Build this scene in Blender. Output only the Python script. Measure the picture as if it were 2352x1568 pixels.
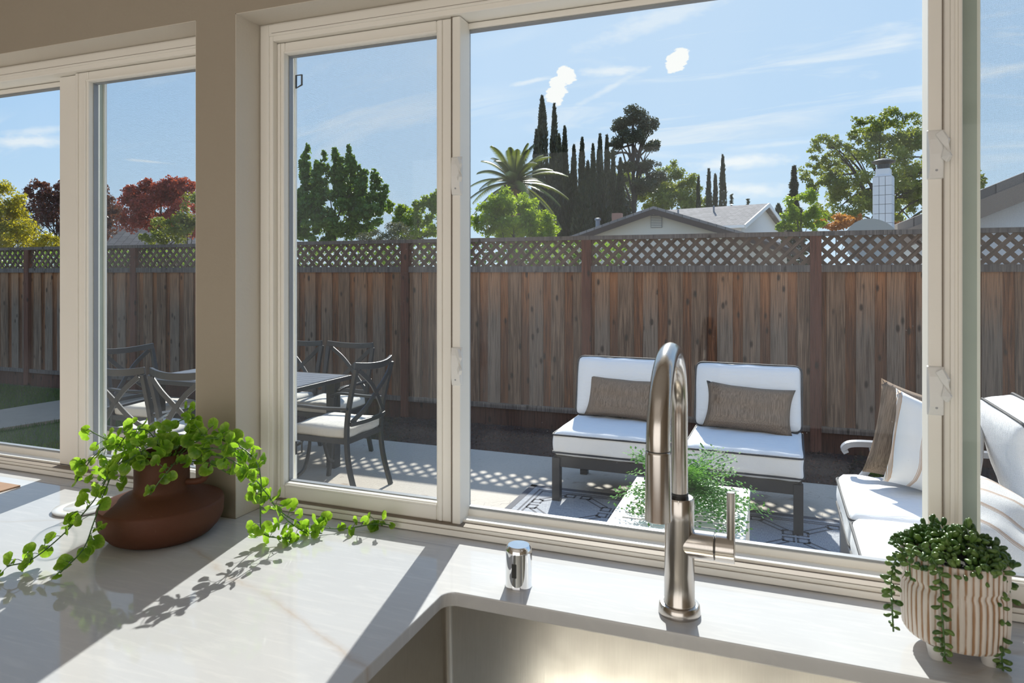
import bpy, bmesh, math, random
import numpy as np
from mathutils import Vector, Matrix
R = math.radians
for o in list(bpy.data.objects): bpy.data.objects.remove(o)
C = bpy.context.scene.collection
scene = bpy.context.scene

# ------------------------------------------------------------------ camera
F = 1572.0; TH = R(20.86); CZ = 1.414; HY = 628.0; CX = 1176.0
cd = bpy.data.cameras.new('camera'); cam = bpy.data.objects.new('camera', cd); C.objects.link(cam)
cam.location = (0, 0, CZ); cam.rotation_euler = (R(90), 0, TH)
cd.sensor_width = 36; cd.lens = F/2352*36; cd.shift_y = -(784-HY)/2352; cd.clip_start = .02; cd.clip_end = 600
cd.dof.use_dof = True; cd.dof.focus_distance = 3.2; cd.dof.aperture_fstop = 15
scene.camera = cam
FW = Vector((-math.sin(TH), math.cos(TH), 0)); RT = Vector((math.cos(TH), math.sin(TH), 0)); UP = Vector((0, 0, 1))
def ray(px, py): return FW + RT*((px-CX)/F) + UP*((HY-py)/F)
def atD(px, py, D): return Vector((0, 0, CZ)) + ray(px, py)*D
def atY(px, py, y): r = ray(px, py); return Vector((0, 0, CZ)) + r*(y/r.y)
def atZ(px, py, z): r = ray(px, py); return Vector((0, 0, CZ)) + r*((z-CZ)/r.z)

# ------------------------------------------------------------------ light and exposure
scene.view_settings.view_transform = 'Standard'; scene.view_settings.look = 'None'
scene.view_settings.exposure = 0.0; scene.view_settings.gamma = 1; scene.view_settings.use_curve_mapping = False
scene.cycles.transparent_max_bounces = 18; scene.cycles.max_bounces = 8; scene.cycles.diffuse_bounces = 4
SUN_AZ = math.atan2(.205, 1.0); SUN_EL = math.atan(.72*math.cos(SUN_AZ))
sdir = Vector((-math.sin(SUN_AZ)*math.cos(SUN_EL), math.cos(SUN_AZ)*math.cos(SUN_EL), math.sin(SUN_EL)))
sl = bpy.data.lights.new('sun', 'SUN'); sl.energy = 8.2; sl.angle = R(.6); sl.color = (1, .965, .91)
so = bpy.data.objects.new('sun', sl); C.objects.link(so); so.rotation_euler = sdir.to_track_quat('Z', 'Y').to_euler(); so.location = (-3, 14, 14)
al = bpy.data.lights.new('ceiling_fill', 'AREA'); al.shape = 'RECTANGLE'; al.size = 2.4; al.size_y = 1.2; al.energy = 2; al.color = (1, .95, .88)  # unseen soft fill added overhead to brighten the room
ao = bpy.data.objects.new('ceiling_fill', al); C.objects.link(ao); ao.location = (-.6, -.9, 2.56)
bl_ = bpy.data.lights.new('rear_fill', 'AREA'); bl_.shape = 'RECTANGLE'; bl_.size = 5.0; bl_.size_y = 2.2; bl_.energy = 58; bl_.color = (1, .97, .93)  # added fill panel behind the camera, brightens the window frames
bo_ = bpy.data.objects.new('rear_fill', bl_); C.objects.link(bo_); bo_.location = (-.6, -3.15, 1.35); bo_.rotation_euler = (R(90), 0, 0)

# ------------------------------------------------------------------ node helpers
class NT:
    def __init__(s, tree): s.t = tree; s.t.nodes.clear()
    def n(s, typ, ins=None, **kw):
        nd = s.t.nodes.new(typ)
        for k, v in kw.items(): setattr(nd, k, v)
        for k, v in (ins or {}).items():
            if isinstance(v, bpy.types.NodeSocket): s.t.links.new(v, nd.inputs[k])
            else:
                if isinstance(v, tuple) and len(v) == 3 and nd.inputs[k].type == 'RGBA': v = (*v, 1)
                nd.inputs[k].default_value = v
        return nd
    def math(s, op, a, b=0.0, c=None, clamp=False):
        i = {0: a, 1: b}
        if c is not None: i[2] = c
        return s.n('ShaderNodeMath', i, operation=op, use_clamp=clamp).outputs[0]
    def ramp(s, fac, stops, interp='LINEAR'):
        nd = s.t.nodes.new('ShaderNodeValToRGB'); cr = nd.color_ramp; cr.interpolation = interp
        while len(cr.elements) > 1: cr.elements.remove(cr.elements[0])
        cr.elements[0].position = stops[0][0]
        for p, c in stops[1:]: cr.elements.new(p)
        for e, (p, c) in zip(cr.elements, stops):
            e.color = (*c, 1) if isinstance(c, tuple) else (c, c, c, 1)
        s.t.links.new(fac, nd.inputs[0]); return nd.outputs[0]
    def mix(s, f, a, b, blend='MIX'):
        nd = s.t.nodes.new('ShaderNodeMix'); nd.data_type = 'RGBA'; nd.blend_type = blend
        for k, v in ((0, f), (6, a), (7, b)):
            if isinstance(v, bpy.types.NodeSocket): s.t.links.new(v, nd.inputs[k])
            else: nd.inputs[k].default_value = (*v, 1) if isinstance(v, tuple) else v
        return nd.outputs[2]
    def noise(s, vec, scale, detail=3, rough=.5, dist=0.0):
        return s.n('ShaderNodeTexNoise', {'Vector': vec, 'Scale': scale, 'Detail': detail, 'Roughness': rough, 'Distortion': dist}).outputs['Fac']
    def mapv(s, vec, scale=(1, 1, 1), loc=(0, 0, 0)):
        return s.n('ShaderNodeMapping', {'Vector': vec, 'Scale': scale, 'Location': loc}).outputs[0]
    def obj(s): return s.n('ShaderNodeTexCoord').outputs['Object']
MATS = {}
def mat(name):
    m = bpy.data.materials.new(name); m.use_nodes = True; MATS[name] = m; return m, NT(m.node_tree)
def out(N, sh): N.n('ShaderNodeOutputMaterial', {'Surface': sh})
def pbr(N, color, rough=.5, metal=0.0, spec=.5, bump=None, bstr=.2, bdist=.002, **kw):
    i = {'Base Color': color, 'Roughness': rough, 'Metallic': metal, 'Specular IOR Level': spec}; i.update(kw)
    if bump is not None: i['Normal'] = N.n('ShaderNodeBump', {'Height': bump, 'Strength': bstr, 'Distance': bdist}).outputs[0]
    return N.n('ShaderNodeBsdfPrincipled', i).outputs[0]
def simple(name, color, rough=.5, metal=0.0, var=.06, scale=30, spec=.5, bstr=.1, bdist=.001):
    m, N = mat(name); v = N.obj(); f = N.noise(v, scale, 4)
    c = N.mix(f, tuple(x*(1-var) for x in color), tuple(min(1, x*(1+var)) for x in color))
    out(N, pbr(N, c, rough, metal, spec, f, bstr, bdist)); return m

# world: clear sky with wisps of cloud
w = bpy.data.worlds.new('sky'); scene.world = w; w.use_nodes = True; N = NT(w.node_tree)
tc = N.n('ShaderNodeTexCoord').outputs['Generated']
sep = N.n('ShaderNodeSeparateXYZ', {0: tc}).outputs
base = N.ramp(sep[2], [(0, (.66, .80, .94)), (.06, (.55, .75, .96)), (.22, (.42, .65, .96)), (.5, (.33, .56, .93)), (1, (.22, .42, .85))])
sd = N.n('ShaderNodeVectorMath', {0: tc, 1: tuple(sdir)}, operation='DOT_PRODUCT').outputs['Value']
glow = N.math('POWER', N.math('MAXIMUM', sd, 0.0), 6.0)
base = N.mix(N.math('MULTIPLY', glow, .55, clamp=True), base, (.80, .90, 1.0))
zz = N.math('ADD', sep[2], .25)
pv = N.n('ShaderNodeCombineXYZ', {0: N.math('DIVIDE', sep[0], zz), 1: N.math('DIVIDE', sep[1], zz), 2: 0.0}).outputs[0]
wisp = N.noise(N.mapv(pv, (1.0, 3.4, 1), (3.1, 1.7, 0)), 1.6, 7, .62, .9)
wm = N.ramp(wisp, [(.50, 0.0), (.72, .75)])
patch = N.noise(N.mapv(pv, (.8, 1.0, 1), (7.3, 2.2, 0)), 1.3, 2)
wm = N.math('MULTIPLY', wm, N.ramp(patch, [(.42, 0.0), (.62, 1.0)]))
base = N.mix(wm, base, (.93, .96, 1.0))
# two small bright white patches and streaks of cloud
def cloud(px, py, rx, ry, hard, tilt=0, k=1.0):
    c = ray(px, py).normalized(); a = RT.copy(); b = c.cross(a)*-1; b.normalize(); a = b.cross(c); a.normalize()
    if a.dot(RT) < 0: a = -a
    ca, sa = math.cos(tilt), math.sin(tilt); a2 = a*ca + b*sa; b2 = b*ca - a*sa
    da = N.n('ShaderNodeVectorMath', {0: tc, 1: tuple(a2)}, operation='DOT_PRODUCT').outputs['Value']
    db = N.n('ShaderNodeVectorMath', {0: tc, 1: tuple(b2)}, operation='DOT_PRODUCT').outputs['Value']
    oa, ob = c.dot(a2), c.dot(b2)
    qa = N.math('DIVIDE', N.math('SUBTRACT', da, oa), rx/F*.9); qb = N.math('DIVIDE', N.math('SUBTRACT', db, ob), ry/F*.9)
    d = N.math('SQRT', N.math('ADD', N.math('MULTIPLY', qa, qa), N.math('MULTIPLY', qb, qb)))
    nz = N.math('MULTIPLY', N.math('SUBTRACT', N.noise(N.mapv(tc, (40, 40, 90)), 1.0, 5, .65), .5), 1.6)
    fr = N.n('ShaderNodeVectorMath', {0: tc, 1: tuple(c)}, operation='DOT_PRODUCT').outputs['Value']
    m_ = N.math('MULTIPLY', N.ramp(N.math('ADD', d, nz), [(1-hard, 1.0), (1.0, 0.0)]), N.math('GREATER_THAN', fr, .5))
    return N.math('MULTIPLY', m_, k)
for a in ((1278, 208, 26, 36, .12, -.35, 1), (1302, 172, 24, 24, .12, 0, 1), (1556, 138, 25, 32, .12, -.5, 1),
          (1400, 163, 90, 13, .7, .05, .55), (1222, 186, 60, 7, .7, .2, .5), (1395, 205, 110, 9, .8, .5, .4), (1520, 40, 220, 30, .8, .35, .4),
          (1700, 372, 130, 20, .8, .08, .7), (1720, 435, 120, 22, .8, 0, .6), (1800, 330, 120, 7, .8, .1, .3), (60, 325, 110, 14, .8, 0, .6), (90, 300, 90, 10, .8, .1, .4), (335, 370, 60, 4, .8, -.1, .5)):
    base = N.mix(cloud(*a), base, (1.0, 1.0, 1.0))
N.n('ShaderNodeOutputWorld', {'Surface': N.n('ShaderNodeBackground', {'Color': base, 'Strength': 1.0}).outputs[0]})

# ------------------------------------------------------------------ materials
def plaster(name, col):
    m, N = mat(name); v = N.obj(); f = N.noise(v, 9, 5); g = N.noise(v, 160, 3)
    c = N.mix(f, tuple(x*.96 for x in col), col)
    out(N, pbr(N, c, .75, 0, .25, N.math('ADD', N.math('MULTIPLY', f, 3.0), g), .12, .003)); return m
M_WALL = plaster('wall_paint', (.385, .335, .265)); M_CEIL = plaster('ceiling_paint', (.78, .76, .72)); M_EXT = plaster('exterior_stucco', (.72, .68, .6))
M_FRAME = simple('vinyl_frame', (.90, .875, .81), .38, var=.03, scale=6, spec=.4)
M_SAGE = simple('sage_strip', (.40, .45, .40), .5, var=.12, scale=20)  # grey-green strips on the outer stiles
M_SPACER = simple('spacer_metal', (.30, .31, .33), .35, .2)
M_LATCH = simple('latch_plastic', (.80, .80, .78), .35, var=.02)
M_BLACK = simple('black_plastic', (.02, .02, .022), .4)
M_GASKET = simple('dark_gasket', (.22, .18, .14), .7)
def glass(name, haze=.003, speck=.25):
    m, N = mat(name); v = N.obj()
    lw = N.n('ShaderNodeLayerWeight', {'Blend': .5}).outputs['Facing']
    fr = N.math('ADD', .008, N.math('MULTIPLY', N.math('POWER', lw, 5.0), .5))
    tr = N.n('ShaderNodeBsdfTransparent', {'Color': (.975, .99, .98)}).outputs[0]
    gl = N.n('ShaderNodeBsdfGlossy', {'Color': (1, 1, 1), 'Roughness': 0.0}).outputs[0]
    s = N.n('ShaderNodeMixShader', {0: fr, 1: tr, 2: gl}).outputs[0]
    vo = N.n('ShaderNodeTexVoronoi', {'Vector': v, 'Scale': 95.0}); d = vo.outputs['Distance']; rc = N.n('ShaderNodeSeparateColor', {0: vo.outputs['Color']}).outputs
    sp = N.math('MULTIPLY', N.math('LESS_THAN', d, .045), N.math('GREATER_THAN', rc[0], .72))
    sm = N.ramp(N.noise(N.mapv(v, (1, 1, .5)), 5, 4), [(.5, 0.0), (.9, .02)])
    fac = N.math('ADD', N.math('MULTIPLY', sp, speck), N.math('ADD', sm, haze))
    di = N.n('ShaderNodeBsdfDiffuse', {'Color': (.8, .82, .85)}).outputs[0]
    tl = N.n('ShaderNodeBsdfTranslucent', {'Color': (.8, .82, .85)}).outputs[0]
    dd = N.n('ShaderNodeMixShader', {0: .5, 1: di, 2: tl}).outputs[0]
    out(N, N.n('ShaderNodeMixShader', {0: fac, 1: s, 2: dd}).outputs[0]); return m
M_GLASS = glass('window_glass')
def screen_mat():
    m, N = mat('insect_screen'); v = N.obj(); s = N.n('ShaderNodeSeparateXYZ', {0: v}).outputs
    def wv(a): return N.math('LESS_THAN', N.math('FRACT', N.math('MULTIPLY', a, 620.0)), .105)
    f = N.math('MAXIMUM', wv(s[0]), wv(s[2]))
    di = N.n('ShaderNodeBsdfDiffuse', {'Color': (.14, .15, .17)}).outputs[0]
    tr = N.n('ShaderNodeBsdfTransparent', {'Color': (1, 1, 1)}).outputs[0]
    out(N, N.n('ShaderNodeMixShader', {0: f, 1: tr, 2: di}).outputs[0]); return m
M_SCREEN = screen_mat()
def marble():
    m, N = mat('white_quartz_counter'); v = N.obj()
    big = N.noise(N.mapv(v, (1, 2.2, 1)), 3.0, 6, .6, 1.0)
    c = N.mix(big, (.50, .50, .508), (.60, .605, .615))
    st = N.noise(N.mapv(v, (4, 30, 4)), 3.0, 4, .6, .6)
    c = N.mix(N.ramp(st, [(.5, 0.0), (.75, .35)]), c, (.74, .73, .71))
    # tan veins running across the slab
    sp_ = N.n('ShaderNodeSeparateXYZ', {0: v}).outputs
    for k, (x0, y0, sl__, wd) in enumerate(((-1.0, .958, -.40, .0030), (-.2, .62, .9, .002), (-1.7, .8, .5, .0025))):
        w_ = N.math('MULTIPLY', N.math('SUBTRACT', N.noise(v, 5.0+k, 6, .62), .5), .07)
        ln_ = N.math('ADD', N.math('MULTIPLY', N.math('SUBTRACT', sp_[0], x0), sl__), y0)
        d = N.math('ABSOLUTE', N.math('ADD', N.math('SUBTRACT', sp_[1], ln_), w_))
        fm = N.math('MULTIPLY', N.ramp(d, [(0, .9), (wd, .45), (wd*4, 0.0)]), N.ramp(N.noise(v, 14, 3), [(.35, .25), (.6, .9)]))
        c = N.mix(N.math('MULTIPLY', fm, .62 if k == 0 else .3), c, (.44, .33, .24))
    out(N, pbr(N, c, .055, 0, .36)); return m
M_COUNTER = marble()
def brushed(name, col, rough, axis=2, sc=(900, 900, 6), smudge=.1, bst=.04):
    m, N = mat(name); v = N.obj(); f = N.noise(N.mapv(v, sc), 1.0, 3); g = N.noise(v, 30, 4)
    c = N.mix(f, tuple(x*.85 for x in col), col); c = N.mix(N.math('MULTIPLY', g, smudge), c, (.3, .26, .22))
    r = N.math('ADD', rough, N.math('MULTIPLY', g, .08))
    out(N, pbr(N, c, r, 1.0, .5, f, bst, .0005)); return m
M_NICKEL = brushed('brushed_nickel', (.60, .565, .53), .15)
M_SINK = brushed('brushed_sink_steel', (.56, .54, .50), .26, sc=(500, 500, 10), smudge=.35, bst=.1)
M_CHROME = simple('polished_chrome', (.85, .86, .88), .03, 1.0, var=.01, bstr=0)
M_RUBBER = simple('black_ring', (.03, .03, .03), .4)
def terracotta():
    m, N = mat('terracotta'); v = N.obj(); f = N.noise(v, 12, 5); g = N.noise(v, 300, 2)
    c = N.mix(f, (.085, .030, .015), (.12, .045, .024))
    sc_ = N.noise(N.mapv(v, (60, 60, 14)), 1.0, 5, .7, 2.0); c = N.mix(N.ramp(sc_, [(.66, 0.0), (.74, .35)]), c, (.4, .24, .16))
    out(N, pbr(N, c, .62, 0, .3, g, .25, .0012)); return m
M_TERRA = terracotta()
M_SOIL = simple('dark_soil', (.012, .01, .008), .9, var=.5, scale=90, bstr=.8, bdist=.004)
def leafmat(name, c1, c2, edge=None, R_=None, trans=.5, rough=.35, rnd='obj', spec=.4):
    m, N = mat(name)
    if rnd == 'obj': f = N.n('ShaderNodeObjectInfo').outputs['Random']
    else: f = N.n('ShaderNodeAttribute', attribute_name='shade').outputs['Fac']
    c = N.mix(f, c1, c2)
    if edge is not None:
        v = N.obj(); ln = N.n('ShaderNodeVectorMath', {0: v}, operation='LENGTH').outputs['Value']
        c = N.mix(N.ramp(ln, [(R_*.62, 0.0), (R_*.98, .8)]), c, edge)
        an = N.noise(N.mapv(v, (260, 260, 30)), 1.0, 2); c = N.mix(N.ramp(an, [(.45, 0.0), (.6, .35)]), c, tuple(x*.55 for x in c1))
    p = pbr(N, c, rough, 0, spec)
    t = N.n('ShaderNodeBsdfTranslucent', {'Color': N.mix(.5, c, (c2[0]*1.9+.05, c2[1]*1.7+.05, c2[2]*.6))}).outputs[0]
    out(N, N.n('ShaderNodeMixShader', {0: trans, 1: p, 2: t}).outputs[0]); return m
M_LEAF = leafmat('round_leaf', (.09, .22, .018), (.20, .40, .035), (.50, .70, .12), .015, .58, .3)
M_STEM = simple('green_stem', (.06, .14, .03), .5)
M_BEAN = leafmat('bean_leaf', (.06, .13, .030), (.17, .27, .07), None, None, .2, .28)
M_FERN = leafmat('fern_leaf', (.05, .17, .04), (.13, .32, .08), None, None, .35, .6, 'attr', .2)
def wood(name, c1, c2, c3, seed=0, knots=True, topcol=None, topz=0.0):
    m, N = mat(name); v = N.obj(); rnd = N.n('ShaderNodeObjectInfo').outputs['Random']
    off = N.n('ShaderNodeCombineXYZ', {0: N.math('MULTIPLY', rnd, 37.0), 1: N.math('MULTIPLY', rnd, 11.0), 2: N.math('MULTIPLY', rnd, 53.0)}).outputs[0]
    vv = N.n('ShaderNodeVectorMath', {0: v, 1: off}, operation='ADD').outputs[0]
    g = N.noise(N.mapv(vv, (38, 38, 1.6)), 1.0, 5, .6, .8); fine = N.noise(N.mapv(vv, (160, 160, 4)), 1.0, 3)
    b = N.noise(N.mapv(vv, (5, 5, 1.0)), 1.0, 3)
    c = N.mix(N.ramp(g, [(.38, 0.0), (.62, 1.0)]), c1, c2)
    sel = N.math('ADD', N.math('MULTIPLY', N.math('SUBTRACT', rnd, .5), .9), b)
    c = N.mix(N.ramp(sel, [(.35, 0.0), (.75, .75)]), c, c3)
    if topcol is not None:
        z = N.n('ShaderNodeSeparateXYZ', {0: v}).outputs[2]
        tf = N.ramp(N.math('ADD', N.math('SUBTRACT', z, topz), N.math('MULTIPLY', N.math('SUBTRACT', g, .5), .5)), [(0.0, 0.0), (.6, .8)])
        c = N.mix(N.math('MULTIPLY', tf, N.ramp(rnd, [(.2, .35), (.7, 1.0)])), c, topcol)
    if knots:
        vo = N.n('ShaderNodeTexVoronoi', {'Vector': N.mapv(vv, (9, 9, 4.2)), 'Scale': 1.0}); d = vo.outputs['Distance']
        c = N.mix(N.ramp(d, [(.10, .85), (.2, 0.0)]), c, (.03, .018, .012))
    c = N.mix(N.ramp(fine, [(.32, .65), (.55, 0.0)]), c, tuple(x*.35 for x in c1))
    out(N, pbr(N, c, .75, 0, .25, g, .5, .003)); return m
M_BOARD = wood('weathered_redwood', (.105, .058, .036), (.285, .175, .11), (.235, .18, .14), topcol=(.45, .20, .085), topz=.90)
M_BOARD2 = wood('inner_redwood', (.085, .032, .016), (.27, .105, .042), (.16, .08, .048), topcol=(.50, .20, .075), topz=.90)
M_RAIL = wood('weathered_rail', (.11, .09, .08), (.21, .17, .15), (.17, .12, .09))
M_LATT = wood('lattice_wood', (.07, .043, .03), (.19, .125, .09), (.18, .115, .08), knots=False)
M_POST = wood('redbrown_post', (.12, .045, .028), (.19, .075, .045), (.15, .06, .04))
M_KICK = wood('kick_board', (.075, .032, .022), (.12, .05, .035), (.10, .045, .03))
def concrete():
    m, N = mat('patio_concrete'); v = N.obj(); f = N.noise(v, 1.3, 6, .6); g = N.noise(v, 60, 4, .7); h = N.noise(v, 7, 4)
    c = N.mix(f, (.43, .385, .33), (.55, .50, .43)); c = N.mix(N.ramp(g, [(.3, .3), (.55, 0.0)]), c, (.3, .26, .22))
    c = N.mix(N.ramp(h, [(.66, 0.0), (.76, .6)]), c, (.22, .15, .10))
    vo = N.n('ShaderNodeTexVoronoi', {'Vector': N.n('ShaderNodeVectorMath', {0: v, 1: N.n('ShaderNodeTexNoise', {'Vector': v, 'Scale': 6.0}).outputs['Color']}, operation='ADD').outputs[0], 'Scale': .55}, feature='DISTANCE_TO_EDGE').outputs['Distance']
    c = N.mix(N.ramp(vo, [(0, .7), (.004, 0.0)]), c, (.15, .12, .1))
    out(N, pbr(N, c, .8, 0, .3, g, .3, .003)); return m
M_CONC = concrete()
M_LAWN = simple('lawn_soil', (.025, .05, .012), .9, var=.4, scale=25, bstr=.6, bdist=.02)
M_GRASS = leafmat('grass_blade', (.02, .07, .012), (.05, .14, .02), None, None, .4, .5, 'attr')
M_MULCH = simple('dark_mulch', (.045, .02, .016), .9, var=.6, scale=60, bstr=1, bdist=.02)
M_CHIP = leafmat('mulch_chip', (.03, .013, .01), (.12, .055, .04), None, None, .0, .8, 'attr')
M_GROUND = simple('neighbour_ground', (.32, .29, .22), .95, var=.25, scale=.6)
def fabric(name, col, streak=None, sc=(700, 700, 700), bst=.15, wr=.35):
    m, N = mat(name); v = N.obj(); f = N.noise(N.mapv(v, sc), 1.0, 2); wv = N.noise(N.mapv(v, (9, 22, 9)), 1.0, 4, .55, 1.0)
    c = N.mix(f, tuple(x*.93 for x in col), col)
    if streak is not None: c = N.mix(N.ramp(f, [(.4, 0.0), (.62, 1.0)]), streak, col)
    hh = N.math('ADD', N.math('MULTIPLY', wv, 6.0), f)
    out(N, pbr(N, c, .85, 0, .2, hh, wr, .004)); return m
M_WHITE = fabric('white_canvas', (.87, .87, .88)); M_CREAM = fabric('cream_canvas', (.74, .70, .63))
M_PIPE = simple('charcoal_piping', (.035, .035, .04), .7)
M_BROWN = fabric('taupe_weave', (.27, .195, .14), (.155, .11, .078), (260, 260, 9), wr=.2)
def striped():
    m, N = mat('striped_linen'); v = N.obj(); x = N.n('ShaderNodeSeparateXYZ', {0: v}).outputs[0]
    f = N.math('FRACT', N.math('ADD', N.math('MULTIPLY', x, 9.5), .5))
    s = N.ramp(f, [(0, 0.0), (.30, 1.0), (.325, 0.0), (.345, .8), (.42, .8), (.44, 1.0), (.465, 0.0)], 'CONSTANT')
    n_ = N.noise(N.mapv(v, (300, 300, 300)), 1.0, 2)
    c = N.mix(s, (.78, .77, .75), (.50, .34, .23)); c = N.mix(N.math('MULTIPLY', n_, .12), c, (.4, .35, .3))
    out(N, pbr(N, c, .9, 0, .2, N.noise(v, 14, 4), .3, .004)); return m
M_STRIPE = striped()
M_DARKM = simple('dark_grey_metal', (.036, .036, .04), .38, .0, var=.08)
M_GREYM = simple('light_grey_metal', (.28, .29, .32), .35, .0, var=.05)
M_WTABLE = simple('white_table_slats', (.86, .85, .82), .4, var=.02)
M_GTABLE = simple('grey_table_slats', (.22, .24, .28), .32, .2, var=.06)
M_RUG = fabric('grey_outdoor_rug', (.42, .43, .45), (.27, .28, .31), (500, 30, 500)); M_RUGD = simple('rug_dark_yarn', (.11, .11, .125), .9)
M_STUCCO_N = plaster('neighbour_stucco', (.70, .65, .58)); M_STUCCO_W = plaster('pale_stucco', (.72, .72, .74)); M_FASC = simple('fascia_brown', (.075, .05, .04), .7)
M_FASC2 = simple('fascia_tan', (.26, .20, .16), .7); M_WTRIM = simple('white_trim', (.75, .76, .78), .5); M_DARKGL = simple('dark_window', (.05, .06, .08), .1)
M_BRICKW = simple('white_painted_brick', (.72, .73, .76), .6, var=.05, scale=8); M_MORTAR = simple('grey_mortar', (.30, .30, .31), .9); M_BRICK = simple('red_brick', (.35, .20, .15), .9, var=.2)
M_PIPEG = simple('galvanised_pipe', (.2, .22, .26), .4, .5); M_DISH = simple('grey_dish', (.36, .35, .31), .6)
def shingle(name, c1, c2, sx, sy):
    m, N = mat(name); v = N.obj()
    b = N.n('ShaderNodeTexBrick', {'Vector': v, 'Color1': c1, 'Color2': c2, 'Mortar': tuple(x*.35 for x in c1), 'Scale': 1.0, 'Mortar Size': .012, 'Brick Width': sx, 'Row Height': sy})
    c = N.mix(N.math('MULTIPLY', N.noise(v, 3, 4), .4), b.outputs['Color'], c2); out(N, pbr(N, c, .9, 0, .2)); return m
M_SHIN = shingle('grey_shingles', (.20, .18, .175), (.30, .27, .26), .3, .22); M_SHIN2 = shingle('brown_shingles', (.14, .12, .11), (.22, .19, .17), .4, .3)
M_BARK = simple('bark', (.055, .045, .038), .95, var=.4, scale=12, bstr=1, bdist=.02)
LM = {k: leafmat('foliage_'+k, a, b, None, None, t, .45, 'attr', .5) for k, a, b, t in (
    ('yellow', (.09, .12, .01), (.36, .32, .03), .5), ('plum', (.035, .012, .014), (.13, .035, .035), .3), ('red', (.16, .022, .025), (.40, .075, .06), .38),
    ('olive', (.07, .10, .015), (.20, .24, .04), .4), ('green', (.05, .11, .02), (.15, .27, .05), .42), ('bright', (.05, .12, .012), (.24, .35, .03), .5),
    ('grey', (.06, .07, .05), (.16, .17, .12), .2), ('cypress', (.016, .024, .012), (.05, .062, .026), .12), ('pine', (.022, .032, .016), (.07, .085, .04), .15),
    ('oak', (.05, .085, .015), (.21, .26, .045), .4), ('orange', (.22, .07, .015), (.42, .19, .05), .4), ('palm', (.035, .055, .016), (.13, .17, .045), .3), ('dead', (.20, .12, .07), (.32, .22, .14), .3))}
def potstripe():
    m, N = mat('striped_glaze'); v = N.obj(); s = N.n('ShaderNodeSeparateXYZ', {0: v}).outputs
    a = N.math('ARCTAN2', s[1], s[0]); f = N.math('COSINE', N.math('MULTIPLY', a, 46.0)); n_ = N.noise(N.mapv(v, (90, 90, 25)), 1.0, 4)
    k = N.ramp(N.math('ADD', N.math('MULTIPLY', f, -.5), n_), [(.55, 0.0), (.95, 1.0)])
    c = N.mix(k, (.66, .60, .54), (.33, .19, .10)); out(N, pbr(N, c, .45, 0, .4, n_, .3, .001)); return m
M_POTST = potstripe(); M_FOOT = simple('white_ceramic', (.72, .70, .67), .35, var=.03)
M_BOARDW = simple('cutting_board_wood', (.36, .22, .13), .5, var=.15, scale=20)
M_PLATE = simple('white_glaze', (.78, .79, .8), .15, var=.02)
def clear():
    m, N = mat('clear_jar_glass'); lw = N.n('ShaderNodeLayerWeight', {'Blend': .5}).outputs['Facing']
    fr = N.math('ADD', .05, N.math('MULTIPLY', N.math('POWER', lw, 3.0), .75))
    tr = N.n('ShaderNodeBsdfTransparent', {'Color': (.94, .96, .96)}).outputs[0]; gl = N.n('ShaderNodeBsdfGlossy', {'Roughness': .02}).outputs[0]
    out(N, N.n('ShaderNodeMixShader', {0: fr, 1: tr, 2: gl}).outputs[0]); return m
M_CLEAR = clear()
M_FLOOR = simple('oak_floor', (.36, .25, .16), .4, var=.15, scale=4)

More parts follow.
